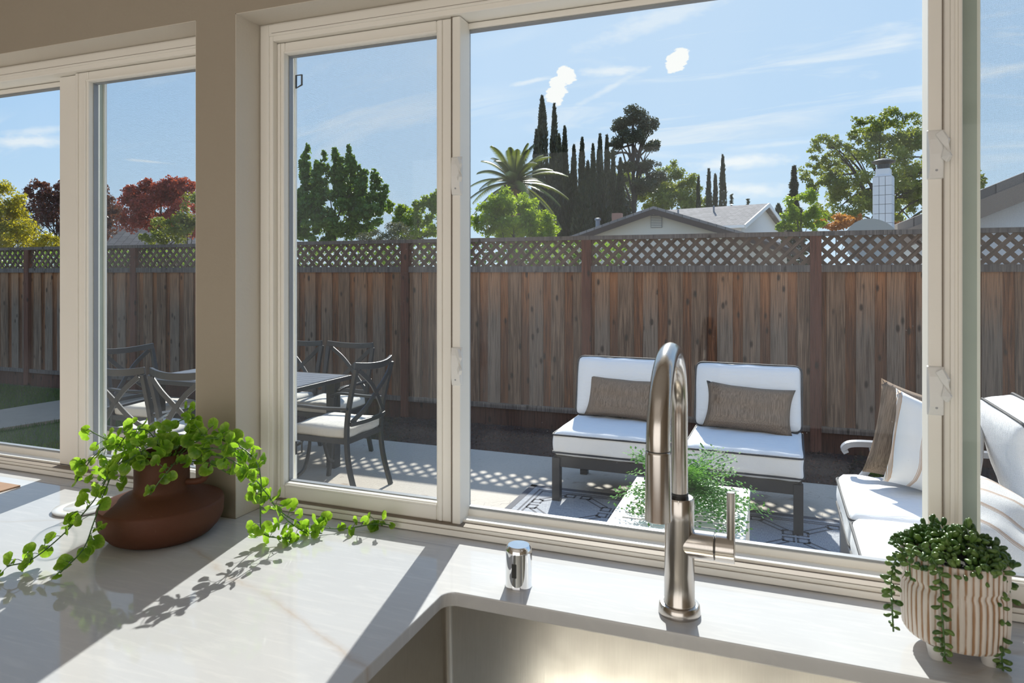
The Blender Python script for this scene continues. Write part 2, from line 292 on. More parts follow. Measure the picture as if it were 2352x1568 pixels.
# ------------------------------------------------------------------ mesh helpers
class MB:
    def __init__(s): s.v = []; s.f = []; s.mi = []
    def add(s, vs, fs, mi=0):
        b = len(s.v); s.v += [tuple(v) for v in vs]; s.f += [tuple(i+b for i in f) for f in fs]; s.mi += [mi]*len(fs); return s
    def box(s, x0, x1, y0, y1, z0, z1, M=None, mi=0):
        vs = [Vector((x, y, z)) for z in (z0, z1) for y in (y0, y1) for x in (x0, x1)]
        if M is not None: vs = [M @ v for v in vs]
        return s.add(vs, [(0, 2, 3, 1), (4, 5, 7, 6), (0, 1, 5, 4), (2, 6, 7, 3), (0, 4, 6, 2), (1, 3, 7, 5)], mi)
    def sweep(s, path, sec, closed=False, up=(0, 0, 1), cap=True, scales=None, mi=0):
        P = [Vector(p) for p in path]; n = len(P); k = len(sec); vs = []; upv = Vector(up)
        for i in range(n):
            a = P[(i-1) % n] if (closed or i > 0) else P[0]; b = P[(i+1) % n] if (closed or i < n-1) else P[-1]
            t = (b-a).normalized()
            sx = t.cross(upv)
            if sx.length < 1e-3: sx = t.cross(Vector((0, 1, .01)))
            sx.normalize(); sy = sx.cross(t).normalized(); q = scales[i] if scales else 1
            vs += [P[i] + sx*(u*q) + sy*(v*q) for u, v in sec]
        fs = []
        for i in range(n if closed else n-1):
            for j in range(k):
                a = i*k+j; b = i*k+(j+1) % k; c = ((i+1) % n)*k+(j+1) % k; d = ((i+1) % n)*k+j; fs.append((a, b, c, d))
        if cap and not closed: fs += [tuple(range(k-1, -1, -1)), tuple((n-1)*k+j for j in range(k))]
        return s.add(vs, fs, mi)
    def tube(s, path, r, seg=8, **kw):
        return s.sweep(path, [(r*math.cos(2*math.pi*i/seg), r*math.sin(2*math.pi*i/seg)) for i in range(seg)], **kw)
    def bar(s, path, w_, h_, **kw):
        return s.sweep(path, [(-w_/2, -h_/2), (w_/2, -h_/2), (w_/2, h_/2), (-w_/2, h_/2)], **kw)
    def lathe(s, prof, seg=32, c=(0, 0, 0), rf=None, cap0=False, cap1=False, mi=0):
        vs = []
        for r, z in prof:
            for i in range(seg):
                a = 2*math.pi*i/seg; q = r*(rf(a, z) if rf else 1); vs.append((c[0]+q*math.cos(a), c[1]+q*math.sin(a), c[2]+z))
        fs = [(i*seg+j, i*seg+(j+1) % seg, (i+1)*seg+(j+1) % seg, (i+1)*seg+j) for i in range(len(prof)-1) for j in range(seg)]
        if cap0: fs.append(tuple(range(seg-1, -1, -1)))
        if cap1: fs.append(tuple((len(prof)-1)*seg+j for j in range(seg)))
        return s.add(vs, fs, mi)
    def mesh(s, name, mats):
        me = bpy.data.meshes.new(name); me.from_pydata(s.v, [], s.f)
        for m in (mats if isinstance(mats, (list, tuple)) else [mats]): me.materials.append(m)
        if any(s.mi): me.polygons.foreach_set('material_index', s.mi)
        me.update(); return me
    def build(s, name, mats, parent=None, smooth=False, bevel=0, loc=None, seg=2):
        o = link(name, s.mesh(name, mats), parent, loc)
        if smooth: shade(o.data)
        if bevel:
            b = o.modifiers.new('bevel', 'BEVEL'); b.width = bevel; b.segments = seg; b.limit_method = 'ANGLE'; b.angle_limit = R(35)
        return o
def shade(me, ang=40):
    me.polygons.foreach_set('use_smooth', [True]*len(me.polygons))
    bm = bmesh.new(); bm.from_mesh(me)
    bmesh.ops.recalc_face_normals(bm, faces=bm.faces)
    for e in bm.edges:
        if len(e.link_faces) == 2 and e.calc_face_angle(0) > R(ang): e.smooth = False
    bm.to_mesh(me); bm.free()
def link(name, me, parent=None, loc=None, rot=None, sc=None):
    o = bpy.data.objects.new(name, me); C.objects.link(o)
    if parent is not None: o.parent = parent
    if loc is not None: o.location = loc
    if rot is not None: o.rotation_euler = rot
    if sc is not None: o.scale = sc
    return o
def tag(o, label=None, cat=None, group=None, kind=None):
    for k, v in (('label', label), ('category', cat), ('group', group), ('kind', kind)):
        if v: o[k] = v
    return o
def thing(name, label, cat, loc=(0, 0, 0), rz=0, group=None, kind=None):
    o = link(name, None, None, loc, (0, 0, rz)); return tag(o, label, cat, group, kind)
def copy_tree(o, parent=None):
    c = o.copy(); C.objects.link(c)
    if parent is not None: c.parent = parent
    for ch in [x for x in bpy.data.objects if x.parent == o]: copy_tree(ch, c)
    return c
def bez(pts, n=8):
    P = [Vector(p) for p in pts]; P = [P[0]*2-P[1]]+P+[P[-1]*2-P[-2]]; o = []
    for i in range(1, len(P)-2):
        for k in range(n):
            t = k/n; a, b, c, d = P[i-1:i+3]
            o.append(.5*((2*b)+(c-a)*t+(2*a-5*b+4*c-d)*t*t+(3*b-a-3*c+d)*t**3))
    o.append(P[-2]); return o
def rounded_box(w_, d_, h_, r, puff=0.0, nx=14, ny=12, nz=4, noise=0.0, seed=0):
    """closed cushion body centred in x,y with its underside at z=0"""
    bm = bmesh.new(); bmesh.ops.create_cube(bm, size=2)
    bmesh.ops.subdivide_edges(bm, edges=bm.edges[:], cuts=9, use_grid_fill=True)
    rnd = random.Random(seed); ph = [rnd.uniform(0, 6) for _ in range(6)]
    for v in bm.verts:
        x, y, z = v.co; hx, hy, hz = w_/2, d_/2, h_/2
        # concentrate loops near the edges
        f = lambda t: math.copysign(1-(1-abs(t))**1.6, t)
        p = Vector((f(x)*hx, f(y)*hy, z*hz)); q = Vector((max(-hx+r, min(hx-r, p.x)), max(-hy+r, min(hy-r, p.y)), max(-hz+r, min(hz-r, p.z))))
        d = p-q
        if d.length > 1e-6: p = q+d.normalized()*r if min(abs(abs(x)-1), 9) < 1e-4 or abs(abs(y)-1) < 1e-4 or abs(abs(z)-1) < 1e-4 else p
        b = (1-abs(x)**2.5)*(1-abs(y)**2.5)
        p.z += math.copysign(puff*b, z) if abs(z) > .99 else 0
        if noise: p += Vector((math.sin(p.z*40+ph[0]+p.y*9), math.sin(p.x*23+ph[1]), math.sin(p.x*31+ph[2]+p.y*17)))*noise
        v.co = p+Vector((0, 0, hz))
    me = bpy.data.meshes.new('cushion'); bm.to_mesh(me); bm.free(); me.polygons.foreach_set('use_smooth', [True]*len(me.polygons)); return me
def cushion(name, parent, w_, d_, h_, loc, rot=(0, 0, 0), m=None, piping=True, seed=1, puff=.02, plane='z'):
    me = rounded_box(w_, d_, h_, min(h_*.28, .04), puff, seed=seed, noise=.003); me.materials.append(m or M_WHITE)
    o = link(name, me, parent, loc, rot)
    if piping:
        for z in (h_*.86, h_*.14):
            r = .045; pts = []
            for cx_, cy_, a0 in ((w_/2-r, d_/2-r, 0), (-w_/2+r, d_/2-r, 90), (-w_/2+r, -d_/2+r, 180), (w_/2-r, -d_/2+r, 270)):
                for k in range(5): a = R(a0+22.5*k); pts.append((cx_+math.cos(a)*(r+.001), cy_+math.sin(a)*(r+.001), z+.003*math.sin(7*(cx_+k))))
            b = MB().tube(pts, .0062, 6, closed=True).build('piping', M_PIPE, o, True)
    return o
def pillow_mesh(w_, h_, t_, m, n=16, seed=0, horn=.05, sag=0.0):
    rnd = random.Random(seed); vs = []; fs = []; ph = [rnd.uniform(0, 6) for _ in range(4)]
    for side in (1, -1):
        for i in range(n+1):
            for j in range(n+1):
                u = -1+2*i/n; v = -1+2*j/n
                e = 1+horn*(abs(u*v)**3)
                x = u*w_/2*(1-.05*(1-v*v))*e; z = v*h_/2*(1-.05*(1-u*u))*e - sag*(1-u*u)*max(v, 0)*h_
                t = t_/2*((1-u**4)*(1-v**4))**.55 if abs(u) < 1 and abs(v) < 1 else 0
                t *= 1+.07*math.sin(7*u+ph[0]+3*v)+.05*math.sin(9*v+ph[1])
                vs.append((x, side*t, z))
    k = (n+1)**2
    for sd_ in (0, 1):
        for i in range(n):
            for j in range(n):
                a = sd_*k+i*(n+1)+j; q = (a, a+n+1, a+n+2, a+1); fs.append(q if sd_ else q[::-1])
    me = bpy.data.meshes.new('pillow'); me.from_pydata(vs, [], fs); me.materials.append(m)
    bm = bmesh.new(); bm.from_mesh(me); bmesh.ops.remove_doubles(bm, verts=bm.verts, dist=.0005); bmesh.ops.recalc_face_normals(bm, faces=bm.faces); bm.to_mesh(me); bm.free()
    me.polygons.foreach_set('use_smooth', [True]*len(me.polygons)); return me

# ------------------------------------------------------------------ room shell
YW, YF, YO = 1.105, 1.177, 1.268; ZC = .914; ZT = 1.945; ZG = -.13
W1 = (-2.36, -1.130); W2 = (-1.026, .70)
XL, XR = -3.4, 2.2
mb = MB()
ex0, ex1 = -7.0, 5.0
mb.box(ex0, W1[0], YW, YO, ZG, 2.9); mb.box(W1[1], W2[0], YW, YO, ZC-.02, ZT); mb.box(W2[1], ex1, YW, YO, ZG, 2.9)
mb.box(W1[0], W2[1], YW, YO, ZT, 2.9); mb.box(W1[0], W2[1], YW, YO, ZG, ZC-.02)
bm = bmesh.new(); me = mb.mesh('wall_front', M_WALL); bm.from_mesh(me); bmesh.ops.remove_doubles(bm, verts=bm.verts, dist=1e-5); bm.to_mesh(me); bm.free()
wl = tag(link('wall_front', me), kind='structure')
tag(MB().box(XL-.1, XL, -3.2, YW, -.0, 2.6).build('wall_left', M_WALL), kind='structure')
tag(MB().box(XR, XR+.1, -3.2, YW, -.0, 2.6).build('wall_right', M_WALL), kind='structure')
tag(MB().box(XL-.1, XR+.1, -3.3, -3.2, -.0, 2.6).build('wall_back', M_WALL), kind='structure')
tag(MB().box(XL-.1, XR+.1, -3.3, YW, 2.6, 2.7).build('ceiling', M_CEIL), kind='structure')
tag(MB().box(XL-.1, XR+.1, -3.3, YW, -.1, 0).build('floor', M_FLOOR), kind='structure')

M_REV = plaster('lit_reveal_paint', (.66, .61, .53))  # bounce light on the reveals put into a paler colour
for k_, (a_, b_, c_, d_) in enumerate(((W2[0]-.0005, W2[0]+.0015, ZC, ZT), (W2[1]-.0015, W2[1]+.0005, ZC, ZT), (W1[1]-.0015, W1[1]+.0005, ZC, ZT), (W1[0]-.0005, W1[0]+.0015, ZC, ZT), (W1[0], W1[1], ZT-.0015, ZT+.0005), (W2[0], W2[1], ZT-.0015, ZT+.0005))):
    tag(MB().box(a_, b_, YW+.0004, YF+.01, c_, d_).build('lit_reveal_%d' % (k_+1), M_REV), kind='structure')
# ------------------------------------------------------------------ windows
def ringbox(mb, x0, x1, z0, z1, wl_, wr_, wb, wt, y0, y1):
    mb.box(x0, x0+wl_, y0, y1, z0, z1); mb.box(x1-wr_, x1, y0, y1, z0, z1)
    mb.box(x0+wl_, x1-wr_, y0, y1, z0, z0+wb); mb.box(x0+wl_, x1-wr_, y0, y1, z1-wt, z1)
def latch(parent, x, z):
    mb = MB(); prof = [(0, -.037), (.012, -.035), (.018, -.022), (.0185, 0.0), (.016, .022), (.009, .036), (0, .038)]
    vs = []; w_ = .0115
    for sx in (-w_, w_):
        for d, h in prof: vs.append((sx*(1 if d < .012 else .8), -d*.62, h))
    n = len(prof); fs = [tuple(range(n)), tuple(range(2*n-1, n-1, -1))]+[(i, i+n, i+1+n, i+1) for i in range(n-1)]+[(0, n-1, 2*n-1, n)]
    mb.add(vs, fs); o = mb.build('latch', M_LATCH, parent, bevel=.0015, loc=(x, 1.188, z))
    lv = MB().bar([(.004, -.010, .032), (.011, -.015, .018), (.013, -.018, -.004), (.010, -.014, -.010)], .007, .011).build('latch_lever', M_LATCH, o, bevel=.001)
    MB().lathe([(0.0001, 0), (.0018, 0), (.0018, .0015), (.0001, .0015)], 10).build('screw', M_SPACER, o, loc=(0, -.0095, -.024)).rotation_euler = (R(90), 0, 0)
    return o
def pane(parent, x0, x1, z0, z1, y, name='glass_pane'):
    p = MB().box(x0, x1, y, y+.014, z0, z1).build(name, M_GLASS, parent)
    s = MB(); ringbox(s, x0, x1, z0, z1, .006, .006, .006, .006, y+.001, y+.013); s.build('spacer', M_SPACER, p); return p
def sash(parent, x0, x1, wl_, wr_, label=None):
    mb = MB(); z0, z1 = .934, 1.906
    ringbox(mb, x0, x1, z0, z1, wl_, wr_, .035, .025, 1.19, 1.222)
    # inner glazing bead
    ringbox(mb, x0+wl_*.75, x1-wr_*.75, z0+.027, z1-.019, .006, .006, .006, .006, 1.186, 1.192)
    s = mb.build('sash', M_FRAME, parent, bevel=.003); pane(s, x0+wl_-.004, x1-wr_+.004, z0+.031, z1-.021, 1.202); return s
def screen(parent, x0, x1, tabs):
    z0, z1 = .93, 1.91; f = MB(); ringbox(f, x0, x1, z0, z1, .005, .006, .008, .008, 1.243, 1.249)
    s = f.build('screen_frame', M_GASKET if False else M_FRAME, parent)
    MB().add([(x0, 1.246, z0), (x1, 1.246, z0), (x1, 1.246, z1), (x0, 1.246, z1)], [(0, 1, 2, 3)]).build('screen_mesh', M_SCREEN, s)
    for x, z in tabs:
        MB().bar([(x, 1.2395, z-.014), (x, 1.2395, z+.014), (x+.015, 1.2395, z+.014), (x+.015, 1.2395, z-.008)], .003, .003, closed=True, up=(0, 1, 0)).build('pull_tab', M_BLACK, s)
def window(name, x0, x1, jl, jr):
    root = thing(name, None, None, (0, 0, 0), kind='structure')
    mb = MB(); z0, z1 = ZC+.001, ZT
    ringbox(mb, x0, x1, z0, z1, jl, jr, .019, .038, YF, 1.247)
    mb.box(x0+jl, x1-jr, 1.20, 1.246, z0+.015, .940)  # sloped track step
    # stepped inner casing lines
    ringbox(mb, x0+.004, x1-.004, z0, z1-.004, jl-.012, jr-.012, .012, .024, YF-.004, YF+.002)
    mb.build('window_frame', M_FRAME, root, bevel=.002); return root
# main window
w2 = window('window_2', W2[0], W2[1], .034, .034)
sash(w2, -.992, -.5755, .020, .0355); sash(w2, .238, .666, .026, .022)
# meeting strips beside the sashes
MB().box(-.5755, -.558, 1.186, 1.232, .934, 1.906).build('interlock_strip', M_FRAME, w2, bevel=.002)
MB().box(.2185, .2375, 1.186, 1.232, .934, 1.906).build('interlock_strip', M_FRAME, w2, bevel=.002)
fx = MB(); ringbox(fx, -.600, .264, .938, 1.906, .036, .036, .014, .012, 1.226, 1.245)
ff = fx.build('fixed_frame', M_FRAME, w2, bevel=.002); pane(ff, -.567, .231, .950, 1.896, 1.2285, 'fixed_pane')
MB().box(.264, .2905, 1.226, 1.2455, .938, 1.906).build('outer_stile_strip', M_SAGE, w2)
latch(w2, -.564, 1.600); latch(w2, -.564, 1.236); latch(w2, .228, 1.592); latch(w2, .228, 1.238)
screen(w2, -.9915, -.60, [(-.981, 1.836), (-.981, 1.030)]); screen(w2, .294, .665, [])
# left window
w1 = window('window_1', W1[0], W1[1], .034, .034)
sash(w1, -1.604, -1.150, .046, .022)
fx = MB(); ringbox(fx, -2.33, -1.64, .938, 1.906, .02, .03, .016, .012, 1.226, 1.245)
ff = fx.build('fixed_frame', M_FRAME, w1, bevel=.002); pane(ff, -2.31, -1.668, .952, 1.896, 1.2285, 'fixed_pane')
MB().box(-1.672, -1.604, 1.20, 1.232, .934, 1.906).build('interlock_strip', M_FRAME, w1, bevel=.002)
MB().box(-1.6395, -1.574, 1.226, 1.2445, .938, 1.906).build('outer_stile_strip', M_SAGE, w1)
screen(w1, -1.574, -1.165, [])

def seams(parent, x0, x1):
    g = MB(); t = .0007
    for c in (.9275, 1.922): g.box(x0, x1, 1.1725, 1.1735, c, c+t)
    for c in (.9345,): g.box(x0, x1, 1.1765, 1.20, c, c+t)
    g.build('seal_line', M_GASKET, parent)
seams(w2, -.992, .666); seams(w1, -2.32, -1.165)
for xx in (-.9935, -.5765, .2368): MB().box(xx, xx+.0012, 1.184, 1.1905, .934, 1.906).build('seal_line', M_GASKET, w2)
for xa, xb in ((-.604, -.597), (.2475, .2535), (-.9855, -.9815)): MB().box(xa, xb, 1.1865, 1.191, .936, 1.904).build('stile_bead', M_FRAME, w2, bevel=.0012)
MB().box(-1.5965, -1.590, 1.1865, 1.191, .936, 1.904).build('stile_bead', M_FRAME, w1, bevel=.0012)
# ------------------------------------------------------------------ countertop, sink
def rrect(x0, x1, y0, y1, r, n=6):
    p = []
    for cx_, cy_, a0 in ((x1-r, y1-r, 0), (x0+r, y1-r, 90), (x0+r, y0+r, 180), (x1-r, y0+r, 270)):
        for k in range(n+1): a = R(a0+90*k/n); p.append((cx_+r*math.cos(a), cy_+r*math.sin(a)))
    return p
SX0, SX1, SY0, SY1 = -.482, .30, .53, .972
outer = [(-2.36, .45), (1.3, .45), (1.3, 1.104), (W2[1]-.001, 1.104), (W2[1]-.001, 1.19), (W2[0]+.001, 1.19), (W2[0]+.001, 1.104), (W1[1]-.001, 1.104), (W1[1]-.001, 1.19), (W1[0]+.001, 1.19), (-2.36+.001, 1.104)]
inner = rrect(SX0, SX1, SY0, SY1, .022)
bm = bmesh.new(); edges = []
for loop in (outer, inner):
    vv = [bm.verts.new((x, y, ZC)) for x, y in loop]; edges += [bm.edges.new((vv[i], vv[(i+1) % len(vv)])) for i in range(len(vv))]
bmesh.ops.triangle_fill(bm, use_beauty=True, use_dissolve=False, edges=edges)
bmesh.ops.recalc_face_normals(bm, faces=bm.faces)
if bm.faces[0].normal.z < 0: bmesh.ops.reverse_faces(bm, faces=bm.faces[:])
ex = bmesh.ops.extrude_face_region(bm, geom=bm.faces[:]); bmesh.ops.translate(bm, verts=[g for g in ex['geom'] if isinstance(g, bmesh.types.BMVert)], vec=(0, 0, -.022))
bmesh.ops.recalc_face_normals(bm, faces=bm.faces)
me = bpy.data.meshes.new('countertop'); bm.to_mesh(me); bm.free(); me.materials.append(M_COUNTER)
ct = tag(link('countertop', me), 'polished white stone countertop with faint tan veins under the windows', 'countertop')
b = ct.modifiers.new('bevel', 'BEVEL'); b.width = .002; b.segments = 2; b.limit_method = 'ANGLE'; b.angle_limit = R(50)
# base cabinet carrying the counter
cb = thing('base_cabinet', 'white base cabinet under the stone countertop', 'cabinet', (0, 0, 0))
tag(cb, kind='structure')
mb = MB(); mb.box(-2.34, -.56, .50, 1.10, .08, .891); mb.box(.38, 1.28, .50, 1.10, .08, .891); mb.box(-.56, .38, .50, 1.10, .08, .60); mb.box(-2.34, 1.28, .56, 1.10, 0, .08); mb.box(-.56, .38, .50, .518, .60, .891)
mb.build('cabinet_body', M_WTRIM, cb)
bm = bmesh.new(); r1 = rrect(SX0-.003, SX1+.003, SY0-.003, SY1+.003, .014, 5); r2 = rrect(SX0+.004, SX1-.004, SY0+.004, SY1-.004, .014, 5)
L = [[bm.verts.new((x, y, z)) for x, y in r] for r, z in ((rrect(SX0-.03, SX1+.03, SY0-.03, SY1+.03, .03, 5), .8915), (r1, .8915), (r2, .700), (rrect(SX0+.018, SX1-.018, SY0+.018, SY1-.018, .012, 5), .682))]
for a, b_ in zip(L, L[1:]):
    for i in range(len(a)): bm.faces.new((a[i], a[(i+1) % len(a)], b_[(i+1) % len(a)], b_[i]))
bm.faces.new(L[-1]); bmesh.ops.recalc_face_normals(bm, faces=bm.faces)
for f_ in bm.faces: f_.smooth = True
me = bpy.data.meshes.new('basin'); bm.to_mesh(me); bm.free(); me.materials.append(M_SINK); shade(me, 50)
sk = thing('kitchen_sink', 'brushed stainless steel undermount sink sunk in the countertop', 'sink', (0, 0, 0)); bo = link('basin', me, sk)
sm_ = bo.modifiers.new('t', 'SOLIDIFY'); sm_.thickness = .0012; sm_.offset = 1
MB().lathe([(.0001, .002), (.03, .002), (.036, .004), (.044, .005), (.045, .0)], 32).build('drain', M_CHROME, sk, True, loc=(-.09, .75, .683))

# ------------------------------------------------------------------ faucet
fx_, fy_ = -.129, 1.033
fa = thing('kitchen_faucet', 'tall brushed nickel arc faucet behind the sink', 'faucet', (fx_, fy_, ZC))
MB().lathe([(.0001, 0), (.0305, 0), (.0305, .003), (.0295, .012), (.0275, .0145), (.0235, .0150), (.0001, .0150)], 48).build('base_ring', M_NICKEL, fa, True)
MB().lathe([(.0232, .0150), (.0232, .0165), (.0222, .018), (.0218, .06), (.0214, .10), (.0212, .14), (.0212, .168), (.0197, .1705), (.0001, .1705)], 48).build('body', M_NICKEL, fa, True)
MB().lathe([(.0132, .1700), (.0132, .1722), (.0125, .1726), (.0125, .1742), (.0132, .1746), (.0132, .1768), (.0124, .1772)], 32).build('swivel_ring', M_RUBBER, fa, True)
arc = [(0, 0, .1705), (0, 0, .20), (0, 0, .24), (0, 0, .28)]+[(0, -.1+.1*math.cos(R(a)), .294+.100*math.sin(R(a))) for a in range(0, 181, 6)]+[(0, -.2, .288)]
MB().tube(arc, .0122, 28, up=(1, 0, 0), scales=[1]*4+[1+.0+.2*i/31 for i in range(31)]+[1.2]).build('spout', M_NICKEL, fa, True)
MB().lathe([(.0142, .2865), (.0150, .2855), (.0152, .283), (.0158, .21), (.0160, .204), (.0150, .2032), (.0001, .2035)], 36, c=(0, -.2, 0)).build('spray_head', M_NICKEL, fa, True)
MB().lathe([(.0135, .2868), (.0140, .2880), (.0140, .2865)], 36, c=(0, -.2, 0)).build('joint_ring', M_RUBBER, fa, True)
hb = MB(); hb.tube([(.006, 0, .104), (.050, 0, .104)], .0200, 40); hb.tube([(.0515, 0, .104), (.078, 0, .104)], .0200, 40)
hh = hb.build('handle_body', M_NICKEL, fa, True, bevel=.001)
MB().tube([(.049, 0, .104), (.053, 0, .104)], .0185, 30).build('handle_groove', M_RUBBER, hh, True)
MB().tube([(.0728, -.006, .092), (.0728, -.006, .187)], .0058, 20).build('lever', M_NICKEL, hh, True, bevel=.0006)
ag = thing('air_gap_cap', 'small polished chrome cap standing between sink and window', 'air gap', (-.381, 1.030, ZC))
MB().lathe([(.0001, 0), (.0215, 0), (.0218, .002), (.0212, .004), (.0212, .055), (.0200, .0625), (.017, .0655), (.0001, .0665)], 48).build('cap', M_CHROME, ag, True)
MB().box(-.004, .004, -.0222, -.0205, .020, .042).build('vent_slot', M_RUBBER, ag, bevel=.003)

# ------------------------------------------------------------------ trailing plant in terracotta pot
PX, PY_ = -1.097, .990
tp = thing('trailing_plant', 'trailing plant with round bright leaves in a squat terracotta jug', 'potted plant', (PX, PY_, ZC))
prof = [(.0001, 0), (.078, 0), (.090, .006), (.101, .018), (.1075, .030), (.1095, .038), (.1100, .060), (.1085, .0640), (.1060, .0655), (.085, .0735), (.062, .0820), (.052, .0860), (.0492, .091), (.0485, .100), (.0485, .112), (.0485, .155), (.0475, .158), (.0455, .157), (.045, .150), (.045, .110)]
pot = MB().lathe(prof, 64).build('jug', M_TERRA, tp, True)
ha = R(30)
for s_ in (1, -1):
    d = Vector((math.cos(ha)*s_, math.sin(ha)*s_*.6, 0)).normalized()
    if s_ < 0: d = Vector((-.80, .60, 0))
    p = [d*.044+UP*.148, d*.062+UP*.149, d*.078+UP*.147, d*.086+UP*.138, d*.086+UP*.122, d*.082+UP*.108, d*.068+UP*.102, d*.044+UP*.101]
    MB().tube(bez(p, 5), .0062, 12).build('handle', M_TERRA, pot, True)
MB().lathe([(.0001, .134), (.0445, .133)], 32).build('soil', M_SOIL, tp)
rnd = random.Random(5)
def round_leaf(seed):
    r_ = random.Random(seed); Rr = .0125; vs = [(0, 0, 0)]; fs = []; n = 16
    for k, q in enumerate((.5, .85, 1.0)):
        for i in range(n):
            a = R(22)+ (2*math.pi-R(44))*i/(n-1)-math.pi/2-0
            a = -math.pi/2 + R(14)+(2*math.pi-R(28))*i/(n-1)
            rr = Rr*q*(1+.05*math.sin(3*a+seed)); vs.append((rr*math.cos(a), rr*math.sin(a)+.004, .0042*q*q*(1+.35*math.sin(2*a+seed))+.0012*math.sin(5*a)*q))
    for i in range(n-1): fs.append((0, 1+i, 2+i))
    for k in (0, 1):
        for i in range(n-1): a = 1+k*n+i; fs.append((a, a+n, a+n+1, a+1))
    me = bpy.data.meshes.new('leaf'); me.from_pydata(vs, [], fs); me.materials.append(M_LEAF); me.polygons.foreach_set('use_smooth', [True]*len(fs)); return me
LV = [round_leaf(i) for i in range(6)]
vines = [  # (points as picture position and distance), leaf count
    ([(365, 1052, 1.31), (300, 1038, 1.30), (255, 1085, 1.27), (215, 1150, 1.24), (150, 1222, 1.20), (75, 1283, 1.15), (15, 1300, 1.12)], 34),
    ([(350, 1050, 1.30), (280, 1060, 1.26), (240, 1130, 1.23), (215, 1200, 1.18), (190, 1262, 1.13), (138, 1315, 1.10)], 19),
    ([(355, 1046, 1.32), (280, 1020, 1.32), (225, 1040, 1.30), (195, 1075, 1.29), (175, 1105, 1.28)], 19),
    ([(350, 1045, 1.32), (300, 1015, 1.33), (250, 1010, 1.34), (200, 985, 1.35)], 11),
    ([(380, 1046, 1.32), (350, 1000, 1.32), (320, 985, 1.31), (290, 1000, 1.30), (270, 1030, 1.28)], 18),
    ([(390, 1046, 1.32), (385, 1010, 1.32), (400, 975, 1.32), (430, 960, 1.32), (447, 962, 1.32)], 15),
    ([(395, 1050, 1.30), (360, 1020, 1.27), (320, 1040, 1.25), (270, 1075, 1.24), (235, 1110, 1.23)], 22),
    ([(410, 1040, 1.28), (395, 1070, 1.255), (370, 1100, 1.24), (345, 1136, 1.235)], 9),
    ([(370, 1046, 1.29), (340, 1045, 1.255), (330, 1060, 1.25)], 8),
    ([(415, 1042, 1.31), (440, 1010, 1.29), (480, 1000, 1.28), (530, 1020, 1.26), (580, 1050, 1.24)], 20),
    ([(410, 1046, 1.30), (470, 1030, 1.27), (540, 1045, 1.25), (590, 1100, 1.25), (635, 1165, 1.27), (690, 1200, 1.31), (780, 1214, 1.325), (860, 1203, 1.33), (903, 1206, 1.335)], 38),
    ([(410, 1046, 1.31), (460, 1010, 1.28), (530, 1015, 1.26), (585, 1055, 1.24), (600, 1110, 1.23), (598, 1170, 1.24), (605, 1225, 1.262), (655, 1236, 1.268), (672, 1238, 1.27)], 34),
    ([(410, 1048, 1.31), (490, 1045, 1.28), (560, 1075, 1.25), (610, 1130, 1.23), (650, 1185, 1.26), (700, 1222, 1.305), (740, 1232, 1.31)], 28),
    ([(410, 1048, 1.31), (470, 1060, 1.29), (530, 1090, 1.26)], 8),
    ([(400, 1044, 1.31), (430, 1000, 1.31), (455, 990, 1.30), (500, 1010, 1.28)], 12)]
inv = Matrix.Translation(-Vector((PX, PY_, ZC))); nleaf = 0
for pts, nl in vines:
    path = [inv @ atD(*p) for p in pts]; path[0] = Vector((path[0].x*.4, path[0].y*.4, .134)); cur = bez(path, 7); mb = MB()
    for p in cur: p.z = max(p.z, .003)
    mb.tube(cur, .0011, 6)
    for k in range(nl):
        t = .10+.9*(k+rnd.random()*.6)/nl; i = min(len(cur)-2, int(t*(len(cur)-1))); p = cur[i].lerp(cur[i+1], t*(len(cur)-1)-i) if i+1 < len(cur) else cur[-1]
        d = Vector((rnd.gauss(0, 1), rnd.gauss(0, 1), rnd.gauss(.15, .9))).normalized()*rnd.uniform(.008, .026)
        if k == nl-1: d *= .35
        q = p+d; q.z = max(q.z, .010)
        wq = q+Vector((PX, PY_, ZC))
        if wq.y > 1.16: q.y -= wq.y-1.16
        if wq.y > 1.09 and W1[1]-.02 < wq.x < W2[0]+.02: q.y -= wq.y-1.09
        sc_ = rnd.uniform(.66, 1.08)*(.65 if t > .93 else 1)
        # face roughly the room and the light
        nrm = (Vector((rnd.gauss(0, .8), -1+rnd.gauss(0, .8), .45+rnd.gauss(0, .7)))).normalized()
        up_ = (d.normalized()+Vector((0, 0, rnd.gauss(0, .5)))); z_ = nrm; x_ = up_.cross(z_)
        if x_.length < .05: x_ = Vector((1, 0, 0))
        x_.normalize(); y_ = z_.cross(x_)
        Mx = Matrix((x_, y_, z_)).transposed().to_4x4()
        o = link('leaf', LV[rnd.randrange(6)], tp); o.matrix_local = Matrix.Translation(q) @ Mx @ Matrix.Scale(sc_, 4); nleaf += 1
        mb.tube([p, p.lerp(q, .5)+Vector((0, 0, .003)), q], .00055, 5)
    mb.build('vine', M_STEM, tp, True)
